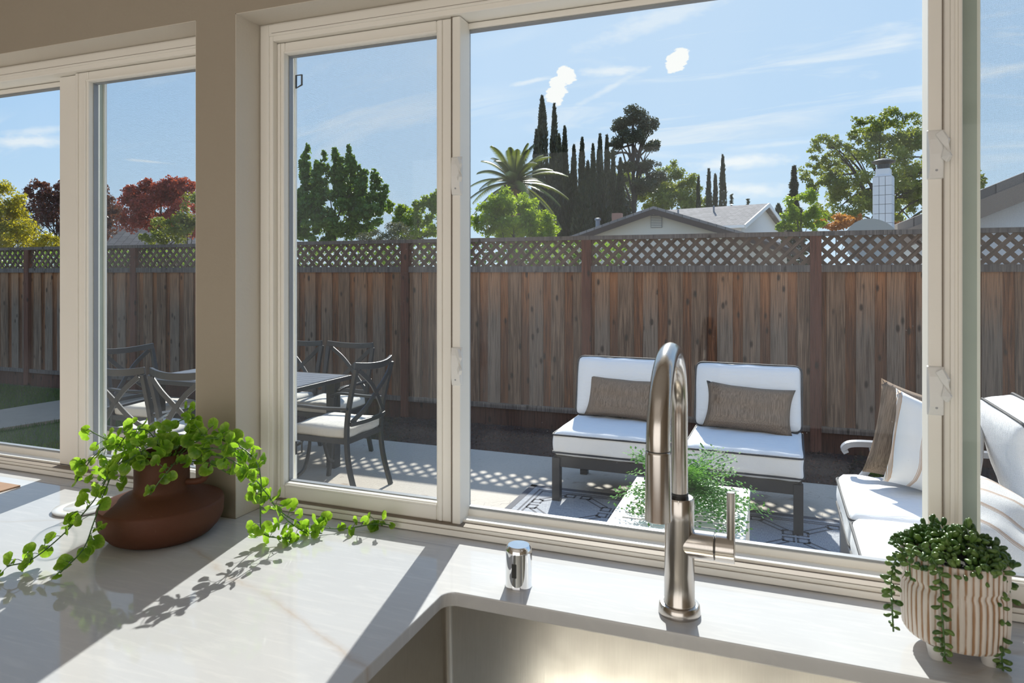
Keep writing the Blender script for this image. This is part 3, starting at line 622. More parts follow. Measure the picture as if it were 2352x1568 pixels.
# scooped glass jar and small pale dish behind the pot, cutting board at the edge
jar = thing('glass_jar', 'clear glass jar with a slanted mouth behind the terracotta jug', 'jar', (-1.296, 1.096, ZC))
def slant(mb, r, z0, zt, seg=48):
    vs = []; 
    for z_, top in ((z0, 0), (z0+.02, 0), (None, 1)):
        for i in range(seg):
            a = 2*math.pi*i/seg; x, y = r*math.cos(a), r*math.sin(a); zz = zt+(x*.9+y*.5)*.62 if top else z_
            q = .85 if z_ == z0 else (1.02 if top else 1); vs.append((x*q, y*q, zz))
    mb.add(vs, [(i*seg+j, i*seg+(j+1) % seg, (i+1)*seg+(j+1) % seg, (i+1)*seg+j) for i in range(2) for j in range(seg)]+[tuple(range(seg-1, -1, -1))]); return vs[2*seg:]
j = MB(); rim = slant(j, .066, 0, .150); jb = j.build('jar_body', M_CLEAR, jar, True); MB().tube(rim, .0022, 8, closed=True).build('rim', M_CLEAR, jb, True)
ds = thing('round_coaster', 'thin round white coaster on the counter beside the glass jar', 'coaster', (-1.372, 1.035, ZC))
MB().lathe([(.0001, 0), (.050, 0), (.054, .002), (.055, .0045), (.053, .006), (.036, .006), (.035, .0052), (.034, .006), (.0001, .006)], 48).build('disc', M_PLATE, ds, True)
cbd = thing('cutting_board', 'corner of a flat brown wooden board on the left counter', 'cutting board', (-1.649-.17, 1.090-.11, ZC))
MB().box(-.17, .17, -.11, .11, 0, .004).build('board', M_BOARDW, cbd, bevel=.001)

# ------------------------------------------------------------------ succulent
sx_, sy_ = .226, 1.064
su = thing('succulent_planter', 'bean-leaved trailing succulent in a striped footed pot by the sink corner', 'potted plant', (sx_, sy_, ZC))
fl = lambda a, z: 1+.017*math.cos(46*a)*(1 if .022 < z < .128 else 0)
pr = [(.0001, .0185), (.052, .0185), (.0575, .021), (.060, .026), (.0615, .05), (.0618, .075), (.0612, .086), (.0585, .0905), (.0588, .094), (.0612, .098), (.0616, .125), (.0605, .1285), (.0575, .1285), (.0565, .120), (.056, .10)]
p2 = MB().lathe(pr, 276, rf=fl).build('pot', M_POTST, su, True)
for k, a in enumerate((R(232), R(322), R(80))):
    MB().lathe([(.0001, 0), (.0085, 0), (.0095, .002), (.0125, .019), (.0001, .0195)], 24, c=(.043*math.cos(a), .043*math.sin(a), 0)).build('foot', M_FOOT, su, True)
MB().lathe([(.0001, .112), (.0560, .110)], 32).build('soil', M_SOIL, su)
def bean(seed):
    vs = []; fs = []; n = 8; rg = [(0.0, .0), (.18, .55), (.45, .95), (.72, 1.0), (.92, .6), (1.0, .0)]; Lb = .0125; wb = .0034
    for t, q in rg:
        for i in range(n): a = 2*math.pi*i/n; vs.append((wb*q*math.cos(a)+1e-5*math.cos(a), wb*.8*q*math.sin(a)+.0016*math.sin(t*3)+1e-5*math.sin(a), Lb*t))
    for k in range(len(rg)-1):
        for i in range(n): fs.append((k*n+i, k*n+(i+1) % n, (k+1)*n+(i+1) % n, (k+1)*n+i))
    me = bpy.data.meshes.new('leaf'); me.from_pydata(vs, [], fs); me.materials.append(M_BEAN); me.polygons.foreach_set('use_smooth', [True]*len(fs)); return me, vs, fs
BE = bean(0); bl = []
def bean_m(p, d, s): return Matrix.Translation(p) @ d.to_track_quat('Z', 'Y').to_matrix().to_4x4() @ Matrix.Rotation(rnd.uniform(0, 6), 4, 'Z') @ Matrix.Scale(s, 4)
sinv = Matrix.Translation(-Vector((sx_, sy_, ZC))); stems = MB()
def strand(pts, n, s0=1.0, stop=None):
    cur = bez([sinv @ atD(*p) if len(p) == 3 and p[0] > 500 else Vector(p) for p in pts], 8); stems.tube(cur, .0011, 6)
    for k in range(n):
        t = (k+.5)/n; i = min(len(cur)-2, int(t*(len(cur)-1))); p = cur[i]
        tg = (cur[i+1]-cur[i]).normalized(); a = k*2.4+rnd.uniform(-.4, .4); s1 = tg.orthogonal().normalized(); s2 = tg.cross(s1)
        d = (s1*math.cos(a)+s2*math.sin(a))*1.0+tg*.35+Vector((0, 0, .15)); bl.append(bean_m(p, d.normalized(), s0*rnd.uniform(.8, 1.15)*(.7 if t > .92 else 1)))
strand([(0, -.02, .118), (2140, 1270, .87), (2158, 1320, .855), (2163, 1400, .855), (2168, 1470, .855), (2170, 1520, .855)], 50)
strand([(.02, -.01, .118), (2270, 1275, .88), (2296, 1340, .865), (2296, 1420, .862), (2300, 1500, .86), (2304, 1540, .86)], 52)
strand([(-.02, 0, .118), (2075, 1270, .885), (2050, 1310, .88), (2048, 1370, .88), (2052, 1450, .88)], 42)
strand([(-.02, -.02, .118), (2105, 1255, .87), (2090, 1290, .86), (2092, 1332, .86)], 16)
strand([(.03, .0, .118), (2250, 1290, .87), (2265, 1320, .86), (2262, 1335, .86)], 12)
strand([(.03, .02, .118), (2300, 1290, .92), (2318, 1350, .92), (2320, 1400, .92)], 18)
dome = []
for k in range(420):
    a = rnd.uniform(0, 2*math.pi); r_ = .066*math.sqrt(rnd.random()); x, y = r_*math.cos(a), r_*math.sin(a)
    z = .120+.040*(1-(r_/.070)**2)*rnd.uniform(.35, 1.0)+.008*math.sin(x*90)*math.cos(y*80)
    d = Vector((x*9+rnd.gauss(0, .7), y*9+rnd.gauss(0, .7), .55+rnd.gauss(0, .6))).normalized(); dome.append((y-z*2, bean_m(Vector((x, y, z)), d, rnd.uniform(.8, 1.2))))
dome.sort(key=lambda t: t[0]); vis = [m for _, m in dome[:296-len(bl)]]; rest = [m for _, m in dome[296-len(bl):]]
for m_ in bl+vis:
    o = link('leaf', BE[0], su); o.matrix_local = m_
mm = MB()
for m_ in rest: mm.add([m_ @ Vector(v) for v in BE[1]], BE[2])
tag(mm.build('leaf_mass', M_BEAN, su, True), kind='stuff'); stems.build('stem', M_STEM, su, True)

# ------------------------------------------------------------------ ground outside
def grid(name, x0, x1, y0, y1, z, nx, ny, m, amp=0, seed=0):
    xs = np.linspace(x0, x1, nx); ys = np.linspace(y0, y1, ny); rg = np.random.default_rng(seed)
    vs = [(x, y, z+(rg.random()-.5)*amp) for y in ys for x in xs]; fs = [(j*nx+i, j*nx+i+1, (j+1)*nx+i+1, (j+1)*nx+i) for j in range(ny-1) for i in range(nx-1)]
    return MB().add(vs, fs).build(name, m)
tag(MB().box(-5.7, 5.0, YO, 5.5, ZG-.25, ZG).build('patio', M_CONC), kind='structure')
tag(MB().box(-200, 200, 7.32, 320, ZG-.3, ZG-.02).build('ground', M_GROUND), kind='structure')
tag(grid('garden_bed', -6.2, 5.4, 5.45, 7.3, -.31, 120, 14, M_MULCH, .03), kind='structure')
tag(MB().box(-18, -5.7, YO-4, 7.3, -.45, -.32).build('lawn_ground', M_LAWN), kind='structure')
# tan strip on the lawn, added to stand in for a glass reflection
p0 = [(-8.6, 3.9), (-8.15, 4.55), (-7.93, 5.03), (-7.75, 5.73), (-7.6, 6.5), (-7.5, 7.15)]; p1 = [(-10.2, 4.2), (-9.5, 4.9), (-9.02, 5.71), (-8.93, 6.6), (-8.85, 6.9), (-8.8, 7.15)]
M_REFL = simple('tan_reflection', (.30, .24, .175), .85, var=.12, scale=9)
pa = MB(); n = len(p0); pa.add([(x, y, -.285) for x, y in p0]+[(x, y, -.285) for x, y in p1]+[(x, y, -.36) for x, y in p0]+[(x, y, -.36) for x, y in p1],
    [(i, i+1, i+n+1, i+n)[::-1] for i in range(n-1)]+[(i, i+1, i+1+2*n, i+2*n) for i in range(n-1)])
tag(pa.build('reflection_strip', M_REFL), kind='structure')
def leaf_quads(name, P, ax, bx, shade_, m, parent=None, kind='stuff', tri=False):
    n = len(P); k = 3 if tri else 4
    V = np.empty((n, k, 3)); V[:, 0] = P-ax; 
    if tri: V[:, 1] = P+ax; V[:, 2] = P+bx
    else: V[:, 1] = P-bx; V[:, 2] = P+ax; V[:, 3] = P+bx
    me = bpy.data.meshes.new(name); me.vertices.add(n*k); me.vertices.foreach_set('co', V.reshape(-1)); me.loops.add(n*k); me.polygons.add(n)
    me.loops.foreach_set('vertex_index', np.arange(n*k, dtype=np.int32)); me.polygons.foreach_set('loop_start', np.arange(0, n*k, k, dtype=np.int32))
    try: me.polygons.foreach_set('loop_total', np.full(n, k, dtype=np.int32))
    except Exception: pass
    a = me.attributes.new('shade', 'FLOAT', 'POINT'); a.data.foreach_set('value', np.repeat(shade_, k).astype(np.float32)); me.update(calc_edges=True); me.materials.append(m)
    return tag(link(name, me, parent), kind=kind)
rg = np.random.default_rng(3)
n = 80000; x = rg.uniform(-13.5, -5.72, n); y = rg.uniform(2.4, 7.1, n)
def inside_strip(x, y):
    hi = np.interp(y, [b for _, b in p0], [a for a, _ in p0]); lo = np.interp(y, [b for _, b in p1], [a for a, _ in p1]); return (x > lo) & (x < hi) & (y > 4.0)
k = ~inside_strip(x, y); x, y = x[k], y[k]; n = len(x); P = np.stack([x, y, np.full(n, -.325)], 1); a = rg.uniform(0, 6.28, n)
leaf_quads('lawn_grass', P, np.stack([np.cos(a), np.sin(a), 0*a], 1)*.004, np.stack([rg.normal(0, .015, n), rg.normal(0, .015, n), rg.uniform(.03, .07, n)], 1), rg.random(n), M_GRASS, tri=True)
tag(bpy.data.objects['lawn_grass'], 'short green lawn grass beside the patio', 'grass')
n = 14000; P = np.stack([rg.uniform(-5.8, 3.5, n), rg.uniform(5.52, 7.18, n), -.31+rg.uniform(0, .025, n)], 1); a = rg.normal(0, 1, (n, 3))*.5; a /= np.linalg.norm(a, axis=1)[:, None]; b_ = np.cross(a, rg.normal(0, 1, (n, 3))); b_ /= np.linalg.norm(b_, axis=1)[:, None]
leaf_quads('mulch_chips', P, a*.016, b_*.006, rg.random(n), M_CHIP); tag(bpy.data.objects['mulch_chips'], 'dark red bark mulch along the foot of the fence', 'mulch')

# ------------------------------------------------------------------ fence
FY = 7.25; ZB = -.30; fe = thing('wooden_fence', 'tall redwood board fence topped with diagonal lattice', 'fence', (0, FY, ZB))
H0 = -ZB
posts = [-12.93, -10.74, -8.51, -6.31, -4.11, -1.88, .386, 2.62, 4.85]
mp = MB().box(-.05, .05, -.075, .02, 0, 1.776+H0).mesh('post', M_POST)
for x in posts: link('post', mp, fe, (x, 0, 0))
rn = random.Random(8); bb = []
for v_ in range(4):
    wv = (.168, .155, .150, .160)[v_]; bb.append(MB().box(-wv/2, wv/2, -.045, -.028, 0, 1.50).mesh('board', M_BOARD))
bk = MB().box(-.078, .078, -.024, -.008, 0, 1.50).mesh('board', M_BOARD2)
x = -13.3
while x < 4.9:
    link('board', bb[rn.randrange(4)], fe, (x+rn.uniform(-.006, .006), rn.uniform(-.003, .003), .236), (0, rn.uniform(-.003, .003), 0)); link('board', bk, fe, (x+.126, 0, .236)); x += .252
for a, b_ in zip([-13.5]+posts, posts+[5.0]):
    mid, hw = (a+b_)/2, (b_-a)/2-.05
    if hw < .1: continue
    def bm_(name, y0, y1, z0, z1, m, full=False):
        h = hw+(.05 if full else 0); me = MB().box(-h, h, y0, y1, z0, z1).mesh(name, m); o = link(name, me, fe, (mid, 0, 0)); return o
    bm_('top_cap', -.075, .030, 1.776+H0, 1.820+H0, M_RAIL, True)
    bm_('middle_rail', -.065, .015, 1.4285+H0, 1.4965+H0, M_RAIL); bm_('bottom_rail', -.065, .02, .190, .245, M_RAIL); bm_('kick_board', -.03, .01, -.04, .190, M_KICK)
lz0, lz1 = 1.488+H0, 1.782+H0; h_ = lz1-lz0; ln = h_*math.sqrt(2)/2
sl1 = MB().box(-.020, .020, -.003, .003, -ln-.01, ln+.01).mesh('lattice_slat', M_LATT)
x = -13.1; k = 0
while x < 4.8:
    for s_, yy in ((1, -.034), (-1, -.0275)): link('lattice_slat', sl1, fe, (x+(0 if s_ > 0 else .061), yy, (lz0+lz1)/2), (0, R(45)*s_, 0))
    x += .1227

# ------------------------------------------------------------------ lounge seats
def lounge(name, label, x, y, rz, grp):
    t = thing(name, label, 'armchair', (x, y, ZG), rz, grp); W_, D_ = .70, .74
    fr = MB(); 
    for a, b_ in (((-W_/2+.03, -D_/2+.03), (W_/2-.03, -D_/2+.03)), ((-W_/2+.03, D_/2-.03), (W_/2-.03, D_/2-.03)), ((-W_/2+.03, -D_/2+.03), (-W_/2+.03, D_/2-.03)), ((W_/2-.03, -D_/2+.03), (W_/2-.03, D_/2-.03))):
        fr.bar([(a[0], a[1], .275), (b_[0], b_[1], .275)], .03, .075)
    fr.box(-W_/2+.04, W_/2-.04, -D_/2+.04, D_/2-.04, .295, .31); fr.build('frame', M_DARKM, t, bevel=.003)
    for sx in (-1, 1):
        for sy in (-1, 1): MB().bar([(sx*(W_/2-.03), sy*(D_/2-.03), .30), (sx*(W_/2-.03), sy*(D_/2-.03), 0)], .055, .055).build('leg', M_DARKM, t, bevel=.003)
    MB().bar([(-W_/2+.04, D_/2-.02, .30), (-W_/2+.04, D_/2+.08, .72)], .03, .03).bar([(W_/2-.04, D_/2-.02, .30), (W_/2-.04, D_/2+.08, .72)], .03, .03).bar([(-W_/2+.04, D_/2+.08, .72), (W_/2-.04, D_/2+.08, .72)], .03, .03).build('back_frame', M_DARKM, t, bevel=.003)
    cushion('seat_cushion', t, W_, D_-.02, .165, (0, -.01, .312), m=M_WHITE, seed=3, puff=.012)
    cushion('back_cushion', t, W_-.01, .44, .15, (0, D_/2-.015, .675), (R(90-12), 0, 0), m=M_WHITE, seed=7, puff=.03)
    return t
l1 = lounge('lounge_chair', 'white cushioned armless patio chair at left, half hidden by the faucet', -1.045, 4.79, R(-1), 'armless patio chairs')
l2 = lounge('lounge_chair', 'white cushioned armless patio chair right of the faucet', -.17, 4.73, R(-1.5), 'armless patio chairs')
def pillow(label, m, w_, h_, t_, loc, rot, seed, grp=None, sag=0.0):
    o = link('throw_pillow', pillow_mesh(w_, h_, t_, m, seed=seed, sag=sag), None, loc, rot); return tag(o, label, 'pillow', grp)
pillow('brown lumbar pillow on the left armless chair', M_BROWN, .55, .29, .13, (-1.01, 4.955, .505), (R(-18), R(2), R(-2)), 1)
pillow('brown lumbar pillow on the right armless chair', M_BROWN, .55, .30, .13, (-.155, 4.88, .505), (R(-18), R(3), R(-3)), 2)

# ------------------------------------------------------------------ sofa
so_ = thing('patio_sofa', 'white cushioned patio sofa with grey scroll arm at right', 'sofa', (.33, 2.62, ZG))
def sofa_piece():
    ys = (1.38, .69, 0.0)
    f = MB(); f.bar([(.03, 1.42, .26), (.03, -.72, .26)], .04, .09); f.bar([(.78, 1.42, .26), (.78, -.72, .26)], .04, .09)
    for y in (1.42, -.72): f.bar([(.03, y, .26), (.78, y, .26)], .04, .09)
    f.box(.03, .78, -.70, 1.40, .30, .315); f.build('frame', M_GREYM, so_, bevel=.004)
    for x in (.03, .78):
        for y in (1.42, -.72): MB().bar([(x, y, .28), (x, y, 0)], .05, .05).build('leg', M_GREYM, so_, bevel=.004)
    for y in (1.43, -.73):
        MB().bar(bez([(.80, y, .64), (.5, y, .635), (.22, y, .645), (.07, y, .64), (.025, y, .615), (.035, y, .59)], 6), .028, .05, up=(0, 1, 0)).build('arm', M_GREYM, so_, bevel=.004)
        MB().bar(bez([(.16, y, .63), (.165, y, .56), (.12, y, .48), (.06, y, .40), (.03, y, .30)], 6), .030, .035, up=(0, 1, 0)).build('arm_support', M_GREYM, so_, bevel=.004)
    bf = MB(); bf.bar([(.80, 1.43, .28), (.97, 1.43, .98)], .04, .04, up=(0, 1, 0)); bf.bar([(.80, -.73, .28), (.97, -.73, .98)], .04, .04, up=(0, 1, 0)); bf.bar([(.97, 1.45, .98), (.97, -.75, .98)], .05, .04)
    bf.bar([(.85, 1.43, .50), (.85, -.73, .50)], .03, .03)
    bf.build('back_frame', M_GREYM, so_, bevel=.004)
    for k, y in enumerate((1.055, .36, -.335)):
        cushion('seat_cushion', so_, .78, .69, .17, (.375, y, .316), m=M_WHITE, seed=11+k, puff=.015)
        cushion('back_cushion', so_, .46, .66, .18, (.665, y, .70), (0, R(90-15), 0), m=M_WHITE, seed=17+k, puff=.035)
sofa_piece()
pillow('striped square pillow at the far arm of the sofa', M_STRIPE, .46, .44, .15, (.735, 3.79, .565), (R(-20), R(20), R(20)), 4)
pillow('plain tan pillow tucked behind the striped one on the sofa', M_BROWN, .46, .46, .12, (.69, 3.925, .585), (R(-14), R(17), R(14)), 5)
pillow('striped pillow slumped on the near half of the sofa', M_STRIPE, .48, .46, .17, (.82, 2.95, .44), (R(-62), R(-12), R(55)), 6)

# ------------------------------------------------------------------ coffee table, its plant, rug
ctb = thing('coffee_table', 'white slatted metal coffee table in front of the armless chairs', 'table', (-.41, 3.25, ZG))
W_, L_ = .60, 1.14; hz = .41; f = MB(); w_ = .055
f.box(-W_/2, -W_/2+w_, -L_/2, L_/2, hz-.03, hz); f.box(W_/2-w_, W_/2, -L_/2, L_/2, hz-.03, hz); f.box(-W_/2+w_, W_/2-w_, L_/2-w_, L_/2, hz-.03, hz); f.box(-W_/2+w_, W_/2-w_, -L_/2, -L_/2+w_, hz-.03, hz)
f.box(-W_/2+w_, W_/2-w_, -.21, -.155, hz-.03, hz); f.build('frame', M_WTABLE, ctb, bevel=.003)
y = -.150; n_ = 9; pitch = (L_/2-w_-.003-y)/n_; sm = MB().box(-W_/2+w_, W_/2-w_, 0, pitch-.022, hz-.007, hz-.002).mesh('slat', M_WTABLE)
for k in range(n_): link('slat', sm, ctb, (0, y+pitch*k+.006, 0))
n2 = 6; pw = (W_-2*w_)/n2; sm = MB().box(.009, pw-.009, -L_/2+w_, -.21, hz-.018, hz-.002).mesh('slat', M_WTABLE)
for k in range(n2): link('slat', sm, ctb, (-W_/2+w_+pw*k, 0, 0))
for sx in (-1, 1):
    for sy in (-1, 1): MB().box(sx*(W_/2-.025)-.022, sx*(W_/2-.025)+.022, sy*(L_/2-.025)-.022, sy*(L_/2-.025)+.022, 0.009, hz-.03).build('leg', M_WTABLE, ctb, bevel=.002)
fp = thing('potted_fern', 'bushy green fern in a small pale pot on the coffee table', 'potted plant', (-.395, 3.36, ZG+hz+.0005))
MB().lathe([(.0001, 0), (.045, 0), (.052, .02), (.060, .09), (.061, .095), (.056, .095), (.050, .07)], 32).build('pot', M_FOOT, fp, True)
sp = MB(); Pl = []; A = []; B = []; rr = random.Random(12)
for k in range(64):
    a = rr.uniform(0, 6.28); el = rr.uniform(.1, 1.35); L = rr.uniform(.17, .31); d = Vector((math.cos(a)*math.cos(el), math.sin(a)*math.cos(el), math.sin(el))); hz_ = Vector((math.cos(a), math.sin(a), 0))
    c = [Vector((0, 0, .085))+d*(L*t)+hz_*(.10*t*t)-UP*((.10 if el > .8 else .27)*t*t*L/.2*.45) for t in (0, .2, .4, .6, .8, 1.0)]; c = bez(c, 3); sp.tube(c, .0012, 4)
    for i in range(3, len(c)):
        tg = (c[i]-c[i-1]).normalized(); sd_ = tg.cross(UP); sd_ = sd_.normalized() if sd_.length > .1 else Vector((1, 0, 0))
        for s_ in (-1, 1):
            for q in range(4):
                ld = (sd_*s_+tg*.4+Vector((rr.gauss(0, .3), rr.gauss(0, .3), rr.gauss(0, .3)))).normalized(); p = c[i]+ld*.012*(q+.8)+tg*.002*q; z_ = ld.cross(tg+Vector((.1, .2, 0))).normalized()
                Pl.append(p); A.append(ld*.0095); B.append(ld.cross(z_)*.0062)
sp.build('fern_stems', M_STEM, fp)
leaf_quads('fern_foliage', np.array(Pl), np.array(A), np.array(B), np.random.default_rng(1).random(len(Pl)), M_FERN, fp)
rug = thing('outdoor_rug', 'grey flatweave outdoor rug with dark border and octagon link pattern', 'rug', (-.15, 3.35, ZG))
RW, RL = 2.98, 2.72; MB().box(-RW/2, RW/2, -RL/2, RL/2, .0, .008).build('rug_weave', M_RUG, rug)
bd = MB(); e = .05
for q, th in ((0, .045), (.085, .012), (.115, .012)):
    ringbox_ = [(-RW/2+q, RW/2-q, -RL/2+q, -RL/2+q+th), (-RW/2+q, RW/2-q, RL/2-q-th, RL/2-q), (-RW/2+q, -RW/2+q+th, -RL/2+q, RL/2-q), (RW/2-q-th, RW/2-q, -RL/2+q, RL/2-q)]
    for a, b_, c, d in ringbox_: bd.box(a, b_, c, d, .0075, .0092)
bd.build('border_stripes', M_RUGD, rug)
pt = MB()
def outline(cx_, cy_, w__, h__, a, t=.012):
    M_ = Matrix.Translation((cx_, cy_, 0)) @ Matrix.Rotation(a, 4, 'Z')
    for (x0, x1, y0, y1) in ((-w__/2, w__/2, -h__/2, -h__/2+t), (-w__/2, w__/2, h__/2-t, h__/2), (-w__/2, -w__/2+t, -h__/2, h__/2), (w__/2-t, w__/2, -h__/2, h__/2)): pt.box(x0, x1, y0, y1, .0075, .0092, M_)
S = .56
for i in range(5):
    for j in range(5):
        cx_, cy_ = -1.10+i*.55, .975-j*.55
        if cy_ < -1.1: continue
        for k in range(4):
            a = R(90*k); d = Vector((math.cos(a), math.sin(a))); e_ = Vector((-d.y, d.x))
            for s_ in (-1, 1): p = Vector((cx_, cy_))+d*.235+e_*s_*.055; outline(p.x, p.y, .07, .075, a)
            p = Vector((cx_, cy_))+(d+e_)*.150; outline(p.x, p.y, .20, .055, a+R(135))
tag(pt.build('link_pattern', M_RUGD, rug), kind='stuff')

# ------------------------------------------------------------------ dining set
def dining_chair():
    t = thing('dining_chair', 'x', 'chair', (0, 0, 0)); m = M_DARKM
    # local: seat centre at origin, facing -Y (towards -Y is the front), back at +Y
    for s_ in (-1, 1):
        MB().bar(bez([(s_*.215, .30, 0), (s_*.215, .235, .22), (s_*.215, .215, .42), (s_*.222, .235, .62), (s_*.228, .30, .90)], 5), .026, .034, up=(1, 0, 0)).build('rear_leg', m, t, bevel=.003)
        MB().bar(bez([(s_*.225, -.25, 0), (s_*.225, -.225, .22), (s_*.225, -.215, .42), (s_*.235, -.215, .60)], 5), .026, .030, up=(1, 0, 0)).build('front_leg', m, t, bevel=.003)
        MB().bar(bez([(s_*.24, .24, .63), (s_*.25, .05, .625), (s_*.255, -.15, .63), (s_*.25, -.25, .61)], 5), .035, .018).build('arm', m, t, bevel=.003)
    yb = lambda x: .30-.045*(x/.228)**2+.045
    top = [(x, yb(x)+.012-.02, .905+.018*(abs(x)/.23)**2) for x in np.linspace(-.235, .235, 11)]
    MB().bar(top, .02, .045).build('top_rail', m, t, bevel=.003)
    low = [(x, .245+.03*(1-(x/.22)**2), .52) for x in np.linspace(-.215, .215, 9)]
    MB().bar(low, .02, .03).build('lower_rail', m, t, bevel=.003)
    for s_ in (-1, 1):
        MB().bar(bez([(-s_*.205, .245, .53), (-s_*.10, .285, .61), (0, .31, .71), (s_*.10, .325, .80), (s_*.205, .31, .885)], 4), .034, .012, up=(0, 1, 0)).build('cross_slat', m, t, bevel=.002)
    f = MB(); f.bar([(-.225, -.215, .40), (.225, -.215, .40)], .025, .035); f.bar([(-.215, .215, .40), (.215, .215, .40)], .025, .035)
    f.bar([(-.22, -.21, .40), (-.215, .21, .40)], .025, .035); f.bar([(.22, -.21, .40), (.215, .21, .40)], .025, .035); f.box(-.21, .21, -.21, .21, .405, .415); f.build('seat_frame', m, t, bevel=.002)
    for s_ in (-1, 1):
        MB().bar(bez([(s_*.215, -.20, .12), (s_*.14, -.19, .16), (s_*.09, -.19, .28), (s_*.06, -.2, .39)], 4), .02, .02).build('brace', m, t, bevel=.002)
    cushion('seat_cushion', t, .43, .44, .075, (0, -.005, .416), m=M_CREAM, piping=False, seed=21, puff=.012)
    return t
ch = dining_chair()
spots = [(-2.92, 4.16, R(-90), 'dark metal X-back dining chair at the right end of the table, nearest the armless chairs'),
         (-3.48, 4.83, R(0), 'dark X-back dining chair on the fence side, right one of two'),
         (-4.01, 4.83, R(0), 'dark X-back dining chair on the fence side, left one of two'),
         (-4.70, 4.18, R(90), 'dark X-back dining chair at the left end of the table, furthest from the sofa'),
         (-3.995, 3.55, R(180), 'dark X-back dining chair on the house side, seen at far left through the glass'),
         (-3.475, 3.55, R(180), 'dark X-back dining chair on the house side, partly hidden behind the wall pier')]
for i, (x, y, a, lb) in enumerate(spots):
    o = ch if i == 0 else copy_tree(ch)
    o.location = (x, y, ZG); o.rotation_euler = (0, 0, a); o['label'] = lb; o['group'] = 'dining chairs around the patio table'
dt = thing('dining_table', 'dark grey slatted metal patio dining table', 'table', (-3.89, 4.31, ZG)); TW, TD = 1.46, .74; hz = .73
f = MB(); w_ = .045; f.box(-TW/2, TW/2, -TD/2, -TD/2+w_, hz-.035, hz); f.box(-TW/2, TW/2, TD/2-w_, TD/2, hz-.035, hz); f.box(-TW/2, -TW/2+w_, -TD/2+w_, TD/2-w_, hz-.035, hz); f.box(TW/2-w_, TW/2, -TD/2+w_, TD/2-w_, hz-.035, hz); f.build('table_frame', M_DARKM, dt, bevel=.004)
n_ = 8; pt_ = (TD-2*w_)/n_; sm = MB().box(-TW/2+w_*.6, TW/2-w_*.6, .004, pt_-.004, hz-.015, hz+.003).mesh('slat', M_GTABLE)
for k in range(n_): link('slat', sm, dt, (0, -TD/2+w_+pt_*k, 0))
for sx in (-1, 1):
    for sy in (-1, 1): MB().box(sx*(TW/2-.12)-.04, sx*(TW/2-.12)+.04, sy*(TD/2-.08)-.04, sy*(TD/2-.08)+.04, 0, hz-.035).build('leg', M_DARKM, dt, bevel=.004)
# small shrub in the bed behind the sofa
# ------------------------------------------------------------------ trees
def norm(a): return a/np.maximum(np.linalg.norm(a, axis=1)[:, None], 1e-9)
def tree(name, label, y, blobs, leaf, count, key, trunk=None, sub=22, subr=.30, group=None, seed=0, flat=0.0, limbs=5, cat='tree', dz=.8):
    rg = np.random.default_rng(seed+7); base = atY(trunk[0] if trunk else blobs[0][0], 600, y); D = (base-Vector((0, 0, CZ))).dot(FW)
    root = thing(name, label, cat, (base.x, base.y, ZG), group=group)
    cs = []
    for bx, by, rx, ry in blobs:
        c = atD(bx, by, D); rx_, ry_ = rx*D/F, ry*D/F; c = c+Vector((0, 1, 0))*rg.uniform(-.4, .4)*rx_
        for k in range(sub):
            d = norm(rg.normal(0, 1, (1, 3)))[0]*rg.uniform(.45, .95)**.5; q = subr*rg.uniform(.7, 1.3)
            cs.append((c.x+d[0]*rx_*(1-q*.6), c.y+d[1]*rx_*dz*(1-q*.6), c.z+d[2]*ry_*(1-q*.6), q*(rx_*.6+ry_*.4), q*(rx_*.4+ry_*.6)*.8))
    cs = np.array(cs); wgt = (cs[:, 3]*cs[:, 4]); wgt /= wgt.sum(); idx = rg.choice(len(cs), count, p=wgt); c = cs[idx]
    d = norm(rg.normal(0, 1, (count, 3))); r = rg.random(count)**.5; P = np.stack([c[:, 0]+d[:, 0]*r*c[:, 3], c[:, 1]+d[:, 1]*r*c[:, 3], c[:, 2]+d[:, 2]*r*c[:, 4]], 1)
    P -= np.array([base.x, base.y, ZG]); s = leaf*D/F*rg.uniform(.6, 1.4, count)
    a = norm(rg.normal(0, 1, (count, 3))*np.array([1, 1, 1-flat*.6])); b = norm(np.cross(a, rg.normal(0, 1, (count, 3))))
    sh = np.clip(rg.random(count)*.6+.4*rg.random(len(cs))[idx], 0, 1)
    leaf_quads('foliage', P, a*s[:, None]*.5, b*s[:, None]*.3, sh, LM[key], root)
    tw = D/F; top = (atD(trunk[1], trunk[2], D) if trunk else atD(blobs[0][0], blobs[0][1], D))-Vector((base.x, base.y, ZG)); r0 = (trunk[3] if trunk else 5)*tw
    pth = [Vector((0, 0, -.17)), Vector((top.x*.35+.1*tw, 0, top.z*.35)), Vector((top.x*.75, 0, top.z*.7)), Vector((top.x, 0, top.z))]; cv = bez(pth, 5)
    MB().tube(cv, r0, 8, scales=[1-.75*i/(len(cv)-1) for i in range(len(cv))]).build('trunk', M_BARK, root, True)
    rr = random.Random(seed); js = rg.choice(len(cs), min(limbs, len(cs)), replace=False)
    for j_ in js:
        e = Vector(cs[j_][:3])-Vector((base.x, base.y, ZG)); t = rr.uniform(.45, .9); s_ = cv[int(t*(len(cv)-1))]; m_ = s_.lerp(e, .5)+Vector((0, 0, .12*(e-s_).length)); q = bez([s_, m_, e], 4)
        MB().tube(q, r0*.38, 5, scales=[1-.8*i/(len(q)-1) for i in range(len(q))]).build('branch', M_BARK, root, True)
    return root
tree('yellow_tree', 'yellow-green autumn tree at far left above the fence', 10, [(30, 500, 60, 60), (80, 545, 55, 32), (0, 460, 45, 50), (-60, 480, 80, 90), (120, 560, 50, 20), (20, 550, 80, 40)], 6, 16000, 'yellow', (0, 0, 470, 4), seed=1)
